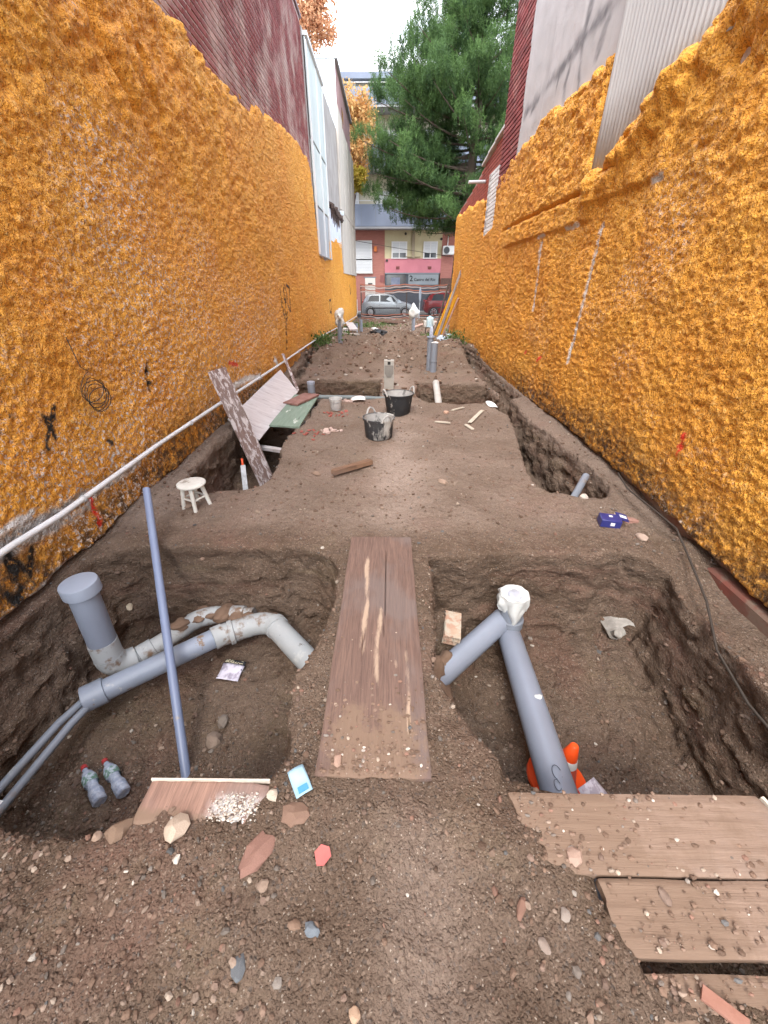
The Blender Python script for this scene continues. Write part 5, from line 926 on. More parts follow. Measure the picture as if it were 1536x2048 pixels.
# ------------------------------------------------------------------ parked cars
def car(paint, lb, trim, alloy=False):
    e = empty('parked_car', (0, 0, 0), label=lb, cat='car', group='cars parked across the street')
    S = [  # x, z_bottom, z_mid, z_belt, z_top, w_mid, w_top
        (-1.88, .42, .55, .66, .70, .60, .55), (-1.80, .28, .60, .86, .93, .76, .70), (-1.70, .24, .62, .93, 1.05, .80, .62), (-1.52, .22, .64, .94, 1.30, .815, .58), (-1.30, .21, .65, .94, 1.40, .82, .57), (-.60, .20, .65, .925, 1.435, .82, .58),
        (.05, .20, .64, .91, 1.42, .82, .58), (.40, .20, .63, .90, 1.33, .82, .58), (.72, .20, .62, .89, 1.12, .82, .62), (1.00, .20, .61, .875, .95, .815, .70), (1.40, .21, .59, .82, .87, .80, .70), (1.70, .23, .55, .72, .77, .74, .64), (1.86, .28, .50, .60, .64, .60, .52), (1.92, .36, .48, .54, .56, .48, .42)]
    v = []; f = []; n = 12
    for x, zb_, zm, zl, zt, wm_, wt in S:
        half = [(0, zb_), (wm_ * .9, zb_), (wm_ * .985, zb_ + .12), (wm_, zm), (wm_ * .975, zl), (wt, zt - .03), (wt * .55, zt)]
        ring_ = half + [(-a, b_) for a, b_ in half[::-1][0:6]]; v += [(x, a, b_) for a, b_ in ring_]; n = len(ring_)
    for i in range(len(S) - 1):
        for k in range(n): f.append((i * n + k, i * n + (k + 1) % n, (i + 1) * n + (k + 1) % n, (i + 1) * n + k))
    f += [tuple(range(n)), tuple(range(len(S) * n - 1, (len(S) - 1) * n - 1, -1))]
    MB().add(v, f).build('body', paint, e, sharp=28)
    def wy(x, z):   # body half width at side, on the glass-house plane
        xs = [s[0] for s in S]; zl = np.interp(x, xs, [s[3] for s in S]); zt = np.interp(x, xs, [s[4] for s in S]) - .03; a = np.interp(x, xs, [s[5] for s in S]) * .975; b_ = np.interp(x, xs, [s[6] for s in S]); t_ = np.clip((z - zl) / max(zt - zl, .01), 0, 1); return float(a + (b_ - a) * t_)
    def side_patch(poly, name, m, s, off=.012):
        from mathutils.geometry import tessellate_polygon
        vv = [(x, s * (wy(x, z) + off), z) for x, z in poly]; c = (sum(p[0] for p in vv) / len(vv), sum(p[1] for p in vv) / len(vv), sum(p[2] for p in vv) / len(vv))
        ff = [tuple(t_) for t_ in tessellate_polygon([[Vector((p[0], p[2], 0)) for p in vv]])]; return MB().add(vv, ff).build(name, m, e, smooth=False)
    gl = mat('car_glass', (.03, .036, .042), (.05, .06, .065), 2, .25, 0, spec=.25); blk = mat('car_black_trim', (.025, .025, .027), None, 4, .6, 0); tyre = mat('tyre', (.018, .018, .019), None, 6, .85, .2)
    for s in (-1, 1):
        side_patch([(-1.42, .97), (-.62, .97), (-.62, 1.33), (-1.10, 1.345), (-1.28, 1.28)], 'side_window', gl, s); side_patch([(-.54, .96), (.66, .945), (.32, 1.26), (.0, 1.345), (-.54, 1.36)], 'side_window', gl, s)
        MB().box((-.15, s * .826, .56), (2.0, .02, .07), bev=.006).build('side_moulding', blk, e); MB().box((-.42, s * .815, .80), (.16, .03, .035), bev=.008).build('door_handle', trim, e); MB().box((.58, s * .90, .97), (.10, .14, .10), bev=.02).build('mirror', trim, e)
        MB().box((-.58, s * .818, .66), (.008, .012, .54)).build('door_gap', blk, e, smooth=False); MB().box((.62, s * .818, .62), (.008, .012, .50)).build('door_gap', blk, e, smooth=False)
        MB().box((1.72, s * .52, .62), (.24, .26, .14), rot=(0, 0, -s * .5), bev=.03).build('headlight', mat('lamp_clear', (.55, .57, .58), None, 4, .1, 0, spec=.8), e); MB().box((-1.78, s * .66, .86), (.10, .12, .26), bev=.02).build('tail_light', mat('lamp_red', (.45, .02, .02), None, 4, .15, 0, spec=.8), e)
        for x in (-1.24, 1.22):
            w_ = MB().lathe([(.17, -.09), (.285, -.095), (.30, -.06), (.30, .06), (.285, .095), (.17, .09)], 28, M=Matrix.Translation((x, s * .745, .30)) @ Euler((R(90), 0, 0)).to_matrix().to_4x4(), close=False).build('wheel', tyre, e)
            mb = MB(); Mw = Matrix.Translation((x, s * .835, .30)) @ Euler((R(-90 * s), 0, 0)).to_matrix().to_4x4()
            mb.lathe([(.205, .0), (.205, .015), (.18, .015), (.175, -.02)], 28, M=Mw, close=False)
            if alloy:
                for k in range(6): mb.box((0, 0, 0), (.001, .001, .001)); mb.add(*[(lambda a: ([(math.cos(a + d) * r_, math.sin(a + d) * r_, z) for z in (.0, .012) for d, r_ in ((-.35, .05), (.35, .05), (.12, .19), (-.12, .19))], [(0, 1, 2, 3), (4, 5, 6, 7), (0, 1, 5, 4), (1, 2, 6, 5), (2, 3, 7, 6), (3, 0, 4, 7)]))(k * math.pi / 3)][0], Mw)
            else: mb.lathe([(.0, .02), (.06, .02), (.10, .006), (.18, .012)], 28, M=Mw, close=False)
            mb.build('rim', mat('rim_silver', (.42, .43, .44), None, 4, .35, 0, metal=.6), w_)
            MB().lathe([(.34, -.01), (.36, -.01), (.36, .014), (.335, .014)], 28, M=Matrix.Translation((x, s * .815, .31)) @ Euler((R(90), 0, 0)).to_matrix().to_4x4(), close=False).build('wheel_arch', blk, e)
    MB().box((1.80, 0, .40), (.20, 1.25, .17), bev=.06).build('front_bumper', trim, e); MB().box((-1.80, 0, .46), (.20, 1.45, .2), bev=.06).build('rear_bumper', trim, e)
    v_ = [(.70, -.60, 1.12), (.70, .60, 1.12), (.10, .54, 1.415), (.10, -.54, 1.415)]; MB().add([(x + .03, y, z + .02) for x, y, z in v_], [(0, 1, 2, 3)]).build('windscreen', gl, e); MB().add([(-1.72, -.58, 1.06), (-1.72, .58, 1.06), (-1.48, .52, 1.36), (-1.48, -.52, 1.36)], [(0, 1, 2, 3)]).build('rear_window', gl, e)
    return e
silver = mat('silver_paint', (.46, .50, .52), (.43, .47, .49), 1, .3, 0, metal=.35, spec=.6); redp = mat('red_paint', (.26, .012, .016), (.22, .010, .014), 1, .25, 0, spec=.6); blkp = mat('dark_paint', (.02, .021, .024), None, 1, .25, 0, spec=.6)
c1 = car(silver, 'silver two-door hatchback parked across the far end of the plot', silver); c1.location = (.0, 31.9, -.43)
c2 = car(redp, 'red hatchback with alloy wheels parked right of the silver car', redp, True); c2.location = (4.6, 31.95, -.43); c2.scale = (1.08, 1.03, 1.06)
c3 = car(blkp, 'dark car parked left of the silver car', blkp); c3.location = (-4.15, 31.95, -.43)
# ------------------------------------------------------------------ street edge: safety netting, sign, posts
net = empty('safety_netting', (.9, 28.3, -.4), label='see-through dark safety netting with orange and white tape across the far end', cat='netting')
def netmat():
    m = bpy.data.materials.new('net_mesh'); m.use_nodes = True; t = m.node_tree; b = t.nodes['Principled BSDF']; b.inputs['Base Color'].default_value = (.055, .045, .045, 1); b.inputs['Roughness'].default_value = .8
    tc = N(t, 'ShaderNodeTexCoord'); sx = N(t, 'ShaderNodeSeparateXYZ'); t.links.new(tc.outputs['Object'], sx.inputs[0]); outs = []
    for i in (0, 2):
        a = N(t, 'ShaderNodeMath', operation='MULTIPLY', inp={1: 38.0}); t.links.new(sx.outputs[i], a.inputs[0]); f_ = N(t, 'ShaderNodeMath', operation='FRACT'); t.links.new(a.outputs[0], f_.inputs[0]); l = N(t, 'ShaderNodeMath', operation='LESS_THAN', inp={1: .13}); t.links.new(f_.outputs[0], l.inputs[0]); outs.append(l.outputs[0])
    mxm = N(t, 'ShaderNodeMath', operation='MAXIMUM'); t.links.new(outs[0], mxm.inputs[0]); t.links.new(outs[1], mxm.inputs[1]); t.links.new(mxm.outputs[0], b.inputs['Alpha']); return m
xs = np.linspace(-1.75, 3.85, 60); sag = lambda x: 28.35 + .05 * np.sin(x * 3.1) ; u, v = np.meshgrid(xs, np.linspace(-.38, 1.52, 24), indexing='ij'); yv = 28.35 + .04 * np.sin(u * 3.1 + v) ; zv = v - .06 * np.sin((u + 1.75) / 2.85 * math.pi) ** 2 * (v > .8)
a = (np.arange(59)[:, None] * 24 + np.arange(23)[None]).ravel(); mesh_np('mesh', np.stack([u, yv, zv], -1).reshape(-1, 3), np.stack([a, a + 24, a + 25, a + 1], 1), netmat(), net)
tape = mat('tape_orange', (.36, .13, .08), None, 5, .6, 0); tapw = mat('tape_white', (.40, .33, .30), None, 5, .6, 0)
for z, m in ((1.55, tape), (1.44, tapw), (1.26, tape), (1.16, tapw), (-.10, tape), (-.22, tapw), (-.33, tape)):
    V = []; 
    for x in xs: zz_ = z - .09 * math.sin((x + 1.75) / 2.85 * math.pi) ** 2 + .015 * math.sin(x * 9 + z * 7); V += [(x, 28.325 + .04 * math.sin(x * 3.1 + z), zz_), (x, 28.325 + .04 * math.sin(x * 3.1 + z), zz_ + (.055 if z > 1 else .035))]
    MB().add(V, [(2 * i, 2 * i + 2, 2 * i + 3, 2 * i + 1) for i in range(59)]).build('tape', m, net)
for x in (-1.72, 1.2, 3.8): MB().box((x, 28.4, .55), (.07, .07, 2.1)).build('post', mat('post_dark', (.09, .07, .06), None), net, smooth=False)
sgn = empty('road_sign', (1.97, 27.5, -.4), label='road sign seen edge-on on a grey pole before the far cars', cat='sign'); stl_ = mat('galvanised', (.34, .36, .38), (.28, .30, .32), 4, .45, .1, metal=.5)
MB().tube([(1.98, 27.55, -.55), (1.985, 27.55, 1.45)], .035, 12).build('pole', stl_, sgn); MB().lathe([(0, -.012), (.30, -.012), (.305, 0), (.30, .012), (0, .012)], 28, M=Matrix.Translation((1.99, 27.5, 1.02)) @ Euler((R(90), 0, R(74))).to_matrix().to_4x4(), sy=1.25).build('plate', mat('sign_back', (.30, .34, .38), None, 4, .5, 0), sgn)
for z in (.9, 1.15): MB().box((1.985, 27.53, z), (.09, .09, .03)).build('clamp', stl_, sgn, smooth=False)
# scaffold poles leaning at the right wall end
yel = mat('pole_yellow', (.68, .36, .02), (.6, .30, .02), 6, .5, .1); galv = mat('pole_grey', (.40, .37, .37), (.32, .29, .29), 6, .5, .1, metal=.3); pinkp = mat('pole_wood', (.46, .30, .24), (.4, .25, .2), 8, .8, .2)
for i, (xb, yb, xt, yt, zt, m, r_, lb) in enumerate([(1.68, 15.2, 2.12, 14.85, 1.36, yel, .026, 'yellow pole leaning at the right wall, leftmost of the bundle'), (1.74, 15.1, 2.16, 14.8, 1.40, yel, .026, 'yellow pole leaning at the right wall, second from the left'), (1.76, 15.0, 2.31, 14.5, 1.98, galv, .024, 'long grey pole reaching highest in the leaning bundle'), (1.80, 14.9, 2.30, 14.45, 1.90, galv, .022, 'long grey pole next to the highest in the leaning bundle'), (1.86, 14.9, 2.26, 14.5, 1.30, yel, .024, 'yellow pole right of the grey poles in the bundle'), (1.92, 14.8, 2.29, 14.4, 1.22, pinkp, .03, 'pinkish wooden pole at the right of the leaning bundle'), (1.84, 15.0, 2.2, 14.6, 1.2, yel, .022, 'shorter yellow pole in the middle of the leaning bundle'), (1.70, 15.5, 2.06, 15.3, 1.62, MATS['post_dark'], .03, 'dark pole behind the yellow poles by the right wall')]):
    z0 = gz_at(xb, yb); tag(MB().tube([(xb, yb, z0 - .01), (xt, yt, zt)], r_, 10).build('pole', m, origin=(xb, yb, z0)), lb, 'pole', 'poles leaning on the right wall')
def pail(x, y, r_, h, m, lb, lid=None):
    z = gz_at(x, y); e = empty('paint_pail', (x, y, z), label=lb, cat='pail'); MB().lathe([(0, 0), (r_ * .9, 0), (r_, h * .97), (r_ * 1.06, h * .97), (r_ * 1.06, h), (r_ * .96, h), (r_ * .86, .02), (0, .02)], 24, c=(x, y, z), close=False).build('body', m, e)
    MB().tube([(x - r_, y, z + h * .9), (x - r_ * .7, y - r_ * 1.1, z + h * .6), (x + r_ * .7, y - r_ * 1.1, z + h * .6), (x + r_, y, z + h * .9)], .006, 6).build('bail', stl_, e); return e
pail(2.02, 15.1, .15, .30, mat('pail_white', (.60, .61, .62), (.34, .38, .45), 8, .6, .1, lo=.5, hi=.56), 'white paint pail at the foot of the leaning poles')
zt_ = gz_at(1.62, 16.6); st2 = empty('stand', (1.62, 16.6, zt_), label='low dark stand holding a blue jug beside the poles', cat='stand'); MB().box((1.62, 16.6, zt_ + .22), (.34, .3, .03)).build('top', mat('post_dark', (.09,) * 3), st2, smooth=False)
for sx_ in (-.15, .15):
    for sy_ in (-.12, .12): MB().box((1.62 + sx_, 16.6 + sy_, zt_ + .1), (.03, .03, .22)).build('leg', MATS['post_dark'], st2, smooth=False)
o = MB().lathe([(0, 0), (.13, 0), (.135, .02), (.135, .30), (.10, .34), (.04, .36), (.04, .39), (0, .39)], 20, c=(1.62, 16.6, zt_ + .237)).build('blue_jug', mat('blue_plastic', (.34, .58, .70), (.62, .70, .74), 2, .5, .05, stretch=(.1, .1, 2)), None, origin=(1.62, 16.6, zt_ + .237)); tag(o, 'light blue water jug standing left of the leaning poles', 'jug')
for i, (x, y) in enumerate([(1.70, 14.0), (1.86, 13.9), (1.98, 13.95), (1.78, 14.2), (2.05, 14.2)]): tag(blob((x, y, gz_at(x, y) + .05), .085, 200 + i, (1.2, 1, .7), 2, .5).build('crumpled_bag', mat('bluish_bag', (.50, .56, .63), (.34, .40, .48), 12, .5, .4)), ['crumpled pale blue bag under the poles, leftmost of five', 'crumpled pale blue bag in the front row under the poles, middle', 'crumpled pale blue bag in the front row under the poles, right', 'crumpled pale blue bag behind the leftmost under the poles', 'crumpled pale blue bag beside the paint pail'][i], 'bag', 'crumpled bags under the poles')
# debris left
for i, (p0, p1, wd, lb) in enumerate([((-1.22, 15.3, .22), (-1.55, 17.2, .30), .30, 'pale plank lying on blocks near the far left stubs'), ((-1.7, 15.4, .10), (-1.05, 14.6, .14), .20, 'grey slab lying before the far left stubs')]): tag(board('debris_plank', p0, p1, wd, .05, MATS['pale_concrete'] if i else greyw, nL=12, nW=6, seed=70 + i), lb, 'plank')
for i, (x, y, s_, lb) in enumerate([(-1.55, 16.0, .17, 'white rubble block under the pale far plank'), (-1.25, 15.6, .14, 'grey rubble block at the end of the pale far plank'), (-1.78, 16.3, .13, 'white rubble block against the left wall')]): tag(MB().box((x, y, gz_at(x, y) + s_ * .5), (s_ * 1.7, s_ * 1.4, s_), rot=(.1 * i, .1, .5 * i), bev=.02).build('rubble_block', mat('rubble_white', (.58, .57, .55), (.44, .43, .41), 6, .9, .4)), lb, 'block')
zg = gz_at(-.42, 16.6); o = blob((-.42, 16.6, zg + .06), .24, 55, (1.3, .8, .42), 3, .6).build('rubbish_bag', mat('black_bag', (.02, .02, .022), None, 5, .35, .4)); tag(o, 'torn black rubbish bag in the middle of the far plot', 'bag'); tag(blob((-.52, 16.7, zg + .17), .12, 57, (1.3, 1, .4), 2).build('white_wrapper', mat('white_scrap', (.72,) * 3)), 'white wrapper on the torn black bag', 'wrapper')
tag(MB().box((1.95, 20.5, gz_at(1.95, 20.5) + .14), (.5, .3, .28), rot=(0, 0, .1), bev=.02).build('concrete_block', conc), 'grey concrete block by the far end of the netting', 'block')
o = MB().tube([(1.2, 20.3, gz_at(1.2, 20.3) + .06), (1.6, 20.8, gz_at(1.6, 20.8) + .08), (2.4, 21.4, gz_at(2.3, 21.4) + .1)], .05, 8).build('fallen_log', pinkp); tag(o, 'pale wooden pole lying on the far soil near the red car', 'timber')
o = board('kerb_plank', (-.5, 24.5, -.20), (1.0, 24.3, -.22), .5, .05, mat('dark_board', (.10, .055, .04), (.14, .08, .06), 5, .85, .3), nL=14, nW=6, seed=77); tag(o, 'dark reddish board lying on the soil below the netting', 'board')
# ------------------------------------------------------------------ trees
def leaf_mat(name, c1, c2, tr=.25):
    m = bpy.data.materials.new(name); m.use_nodes = True; t = m.node_tree; b = t.nodes['Principled BSDF']; a = N(t, 'ShaderNodeAttribute', attribute_name='tone')
    mx = N(t, 'ShaderNodeMix', data_type='RGBA', inp={6: c1 + (1,), 7: c2 + (1,)}); t.links.new(a.outputs['Fac'], mx.inputs[0]); t.links.new(mx.outputs[2], b.inputs['Base Color']); b.inputs['Roughness'].default_value = .6; b.inputs['Specular IOR Level'].default_value = .25
    tl_ = N(t, 'ShaderNodeBsdfTranslucent'); t.links.new(mx.outputs[2], tl_.inputs[0]); ms = N(t, 'ShaderNodeMixShader', inp={0: tr}); o_ = t.nodes['Material Output']; t.links.new(b.outputs[0], ms.inputs[1]); t.links.new(tl_.outputs[0], ms.inputs[2]); t.links.new(ms.outputs[0], o_.inputs[0]); return m
def unit(n, g): v = g.normal(size=(n, 3)); return v / np.linalg.norm(v, axis=1)[:, None]
def blades(P, D, L_, W, g, m, name, parent, tone, tri=False):
    """one narrow kite per blade: P base, D direction"""
    n = len(P); side = np.cross(D, unit(n, g)); side /= np.linalg.norm(side, axis=1)[:, None] + 1e-6
    if tri: return mesh_np(name, np.stack([P - side * (W * .42)[:, None], P + side * (W * .42)[:, None], P + D * L_[:, None]], 1).reshape(-1, 3), np.arange(3 * n).reshape(n, 3), m, parent, smooth=False, attrs={'tone': np.repeat(tone, 3)})
    a = P; b = P + D * (L_ * .45)[:, None] + side * (W * .5)[:, None]; c = P + D * L_[:, None]; d = P + D * (L_ * .45)[:, None] - side * (W * .5)[:, None]
    V = np.stack([a, b, c, d], 1).reshape(-1, 3); F_ = np.arange(4 * n).reshape(n, 4); return mesh_np(name, V, F_, m, parent, smooth=False, attrs={'tone': np.repeat(tone, 4)})
bark = mat('bark', (.075, .055, .042), (.12, .09, .07), 5, .95, .8, 20, stretch=(1, 1, .2))
g = np.random.default_rng(11)
pine = empty('pine_tree', (4.2, 27, -.4), label='big dark green pine tree standing at the street behind the right wall', cat='tree')
MB().tube([(4.0, 27.0, -.5), (4.1, 27.0, 3.0), (4.35, 27.0, 6.0), (4.5, 27.0, 9.0), (4.4, 27.0, 12.5), (4.3, 27, 15.5)], [.34, .29, .25, .2, .14, .05], 14).build('trunk', bark, pine)
tips = []; limbs = []
# outline of the crown: half widths by height (left/right of the trunk)
zs_ = [4.0, 4.6, 5.6, 7.0, 8.2, 9.6, 10.6, 11.4, 12.6, 14.5, 16.2]; lw = [2.2, 4.0, 5.1, 5.5, 5.3, 4.5, 3.5, 2.6, 1.5, 1.0, .4]; rw = [2.0, 2.8, 3.2, 3.4, 3.3, 3.2, 3.0, 2.9, 2.6, 2.0, .6]
for k in range(140):
    z0 = 4.1 + 11.5 * (k + g.uniform(0, 1)) / 140; ang = k * 2.399 + g.uniform(-.4, .4) if k % 4 else math.pi + g.uniform(-.8, .8); ca, sa = math.cos(ang), math.sin(ang)
    wdt = np.interp(z0, zs_, lw) if ca < 0 else np.interp(z0, zs_, rw); ln = (wdt * abs(ca) + 3.0 * np.interp(z0, zs_, lw) / 5.9 * abs(sa)) * g.uniform(.72, 1.0)
    tx = np.interp(z0, [-.5, 3, 6, 9, 12.5, 15.5], [4.0, 4.1, 4.35, 4.5, 4.4, 4.3]); droop = -.10 + .035 * (z0 - 5)
    pts = [Vector((tx + ca * ln * t_, 27 + sa * ln * t_, z0 + ln * (droop * t_ + .16 * t_ * t_) + .05 * math.sin(k + 5 * t_))) for t_ in np.linspace(0, 1, 6)]; limbs.append((pts, .028 + .010 * ln))
    for t_ in np.linspace(.34, 1, max(3, int(ln * 1.7))):
        i = min(int(t_ * 5), 4); p = pts[i].lerp(pts[i + 1], t_ * 5 - i)
        for q in range(4): 
            o_ = Vector((g.normal() * .34, g.normal() * .34, abs(g.normal()) * .30 - .08)) * (.5 + .35 * ln * .3); tips.append((tuple(p + o_), g.uniform(.7, 1.15)))
mb = MB()
for pts, r0 in limbs: mb.tube(pts, [r0, r0 * .8, r0 * .62, r0 * .45, r0 * .3, r0 * .14], 6)
mb.build('limbs', bark, pine)
P, D_, L_, W_, T_ = [], [], [], [], []
for c, s_ in tips:            # each tip: a clump of upright shoots, each shoot a brush of needles
    nsh = g.integers(11, 17); base = np.array(c) + g.normal(size=(nsh, 3)) * np.array([.17, .17, .11]) * s_; ct = g.uniform(0, .65)
    for b0 in base:
        up = np.array([g.normal() * .26, g.normal() * .26, 1.0]); up /= np.linalg.norm(up); n = 17; tt = g.uniform(0, 1, n); L0 = .42 * s_
        d = up[None] * g.uniform(.35, .9, (n, 1)) + unit(n, g) * .75; d /= np.linalg.norm(d, axis=1)[:, None]
        P.append(b0[None] + up[None] * (tt * L0)[:, None]); D_.append(d); L_.append(g.uniform(.13, .21, n)); W_.append(g.uniform(.016, .026, n)); T_.append(np.clip(ct + tt * .3 + g.normal(size=n) * .1, 0, 1))
P, D_, L_, W_, T_ = [np.concatenate(q) for q in (P, D_, L_, W_, T_)]
blades(P, D_, L_, W_, g, leaf_mat('pine_needles', (.020, .048, .018), (.12, .215, .06)), 'crown', pine, T_, tri=True)
def leafy(name, lb, base, clumps, n, c1, c2, seed, lsz=(.10, .18), trunk=.16, group=None, cat='tree'):
    g = np.random.default_rng(seed); e = empty(name, base, label=lb, cat=cat, group=group); cx = sum(c[0] for c in clumps) / len(clumps); cy = sum(c[1] for c in clumps) / len(clumps); cz = sum(c[2] for c in clumps) / len(clumps)
    MB().tube([base, (base[0] * .6 + cx * .4, base[1] * .6 + cy * .4, base[2] * .4 + cz * .6), (cx, cy, cz)], [trunk, trunk * .8, trunk * .4], 10).build('trunk', bark, e); mb = MB(); P, T_ = [], []
    for c in clumps:
        mb.tube([(cx, cy, cz - .5), ((cx + c[0]) / 2, (cy + c[1]) / 2, (cz + c[2]) / 2), c[:3]], [trunk * .35, trunk * .22, trunk * .08], 6)
        k = int(n * c[3] ** 2 / sum(q[3] ** 2 for q in clumps)); sub = np.array(c[:3]) + unit(16, g) * g.uniform(.3, 1, (16, 1)) * c[3]; i = g.integers(0, 16, k); P.append(sub[i] + g.normal(size=(k, 3)) * c[3] * .24); T_.append(np.clip(g.uniform(0, .5) + g.normal(size=k) * .22 + .2, 0, 1))
    mb.build('branches', bark, e); P = np.concatenate(P); T_ = np.concatenate(T_); D_ = unit(len(P), g); D_[:, 2] -= .4
    blades(P, D_, g.uniform(*lsz, len(P)), g.uniform(lsz[0] * .7, lsz[1] * .8, len(P)), g, leaf_mat(name + '_leaf', c1, c2, .4), 'crown', e, T_); return e
leafy('plane_tree', 'orange autumn tree rising behind the red brick on the left', (-4.6, 31.0, -.4), [(-3.9, 31, 14.0, 1.0), (-3.5, 30.8, 13.2, .65), (-4.4, 31, 13.2, .9), (-4.5, 31, 14.8, 1.1), (-3.6, 31, 15.0, .8), (-5.2, 31, 14, 1.1), (-4.2, 31, 16, 1.2), (-3.4, 31, 14.3, .5)], 9000, (.50, .22, .12), (.66, .42, .24), 5, trunk=.14)
leafy('plane_tree', 'yellow orange autumn tree behind the pine at the far left building', (-2.6, 33.0, -.4), [(-2.2, 33, 10.4, .9), (-1.7, 33, 9.3, .8), (-2.3, 33, 9.0, .9), (-1.6, 33, 10.9, .75), (-2.0, 33.2, 8.3, .7), (-2.8, 33, 11.2, .9), (-3.0, 33.3, 9.8, 1.0), (-1.2, 33.2, 10.2, .6)], 6500, (.56, .28, .10), (.70, .50, .22), 6, lsz=(.12, .22))
leafy('plane_tree', 'small yellow-green leafy branch tree beside the far balcony', (-2.9, 30.4, -.4), [(-1.75, 30.4, 6.7, .34), (-1.7, 30.5, 7.15, .34), (-1.95, 30.4, 6.9, .4), (-2.2, 30.4, 7.3, .5), (-1.6, 30.4, 7.5, .25)], 1500, (.30, .27, .04), (.55, .40, .06), 8, lsz=(.10, .18), trunk=.06)
def weed(x, y, n, h, sp, lb, seed, col='weed_leaf'):
    g = np.random.default_rng(seed); z = gz_at(x, y); P = np.array([x, y, z]) + g.normal(size=(n, 3)) * np.array([sp, sp, 0]); P[:, 2] = [gz_at(p[0], p[1]) for p in P]; e = empty('weed', (x, y, z), label=lb, cat='plant', group='weeds growing in the far plot')
    D_ = g.normal(size=(n, 3)) * .6; D_[:, 2] = np.abs(D_[:, 2]) + .5; D_ /= np.linalg.norm(D_, axis=1)[:, None]; q = P + D_ * g.uniform(0, h, (n, 1)) * .8
    m = MATS.get(col) or leaf_mat(col, (.04, .085, .02), (.13, .20, .06)); MATS[col] = m
    blades(q, unit(n, g) * .6 + D_ * .6, g.uniform(.05, .13, n), g.uniform(.025, .06, n), g, m, 'leaves', e, g.uniform(0, 1, n)); mb = MB()
    for k in range(10): i = g.integers(0, n); mb.tube([tuple(P[i] - [0, 0, .03]), tuple(q[i])], .004, 5)
    mb.build('stems', MATS.get('weed_stem') or mat('weed_stem', (.08, .12, .04), None), e)
for i, (x, y, n, h, sp, lb) in enumerate([(-1.86, 11.7, 420, .36, .17, 'green weed clump at the left wall beside the bagged stub'), (-1.7, 17.2, 200, .28, .22, 'weed clump behind the far left rubble'), (-1.0, 20.4, 420, .30, .42, 'low weeds in front of the far left stubs'), (-.2, 21.6, 160, .15, .5, 'sparse low weeds before the netting'), (2.08, 13.6, 120, .30, .08, 'tall thin weed against the right wall end'), (1.45, 15.2, 70, .16, .12, 'small weed left of the leaning poles'), (-1.55, 13.6, 120, .2, .2, 'low weeds between the wall and the rubble'), (2.12, 11.8, 70, .42, .05, 'thin upright weed at the foot of the right wall')]): weed(x, y, n, h, sp, lb, 300 + i)

# ------------------------------------------------------------------ loose stones, pebbles, crumbs
ICO = None
def ico():
    bm = bmesh.new(); bmesh.ops.create_icosphere(bm, subdivisions=1, radius=1); v = np.array([q.co[:] for q in bm.verts], np.float32); f = np.array([[q.index for q in p.verts] for p in bm.faces]); bm.free(); return v, f
ICO = ico()
tri = TV[TF]; fc = tri.mean(1); fn = np.cross(tri[:, 2] - tri[:, 0], tri[:, 3] - tri[:, 1]); fa = np.linalg.norm(fn, axis=1) * .5; fn = fn / (fa[:, None] * 2 + 1e-12)
if fn[:, 2].mean() < 0: fn = -fn
PAL = np.array([(.20, .13, .092), (.17, .11, .078), (.25, .17, .125), (.22, .15, .115), (.29, .215, .165), (.175, .145, .122), (.25, .215, .185), (.26, .15, .11), (.40, .32, .25), (.56, .50, .43), (.14, .135, .13)])
def scatter(name, n, wfun, smin, smax, seed, m, flat=(.35, .8), pw=2.6, pal=(.22, .2, .17, .14, .08, .06, .04, .045, .03, .012, .013), sink=.25):
    g = np.random.default_rng(seed); w_ = fa * np.clip(wfun(fc, fn), 0, None); i = g.choice(len(fa), n, p=w_ / w_.sum()); t_ = tri[i]; a, b = g.uniform(0, 1, (2, n, 1)); p = (t_[:, 0] * (1 - a) + t_[:, 1] * a) * (1 - b) + (t_[:, 3] * (1 - a) + t_[:, 2] * a) * b
    s_ = smin + (smax - smin) * g.uniform(0, 1, n) ** pw; v0, f0 = ICO; ax = np.stack([g.uniform(.65, 1.25, n), g.uniform(.6, 1.0, n), g.uniform(*flat, n)], 1) * s_[:, None]
    V = v0[None] * ax[:, None] * g.uniform(.72, 1.22, (n, len(v0), 1)); th = g.uniform(0, 2 * math.pi, n); ph = g.normal(size=n) * .35; c, s = np.cos(th), np.sin(th)
    V = np.stack([V[..., 0], V[..., 1] * np.cos(ph)[:, None] - V[..., 2] * np.sin(ph)[:, None], V[..., 1] * np.sin(ph)[:, None] + V[..., 2] * np.cos(ph)[:, None]], -1)
    V = np.stack([V[..., 0] * c[:, None] - V[..., 1] * s[:, None], V[..., 0] * s[:, None] + V[..., 1] * c[:, None], V[..., 2]], -1) + (p + fn[i] * (ax[:, 2] * (1 - 2 * sink))[:, None])[:, None]
    col = PAL[g.choice(len(PAL), n, p=np.array(pal) / sum(pal))] * g.uniform(.58, 1.0, (n, 1)); col = np.concatenate([col, np.ones((n, 1))], 1)
    o = mesh_np(name, V.reshape(-1, 3), (f0[None] + (np.arange(n) * len(v0))[:, None, None]).reshape(-1, 3), m, None, smooth=False, attrs={'tint': np.repeat(col, len(v0), 0)}); o['kind'] = 'stuff'; return o
pebm = mat('pebble', (1.0, 1.0, 1.0), (.78, .78, .78), 60, .9, .3, 150, attr='tint', spec=.15)
def vis(fc): return (fc[:, 1] > .05)
notpl = lambda c: ~((np.abs(c[:, 0] + .045) < .215) & (c[:, 1] > .76) & (c[:, 1] < 2.33))
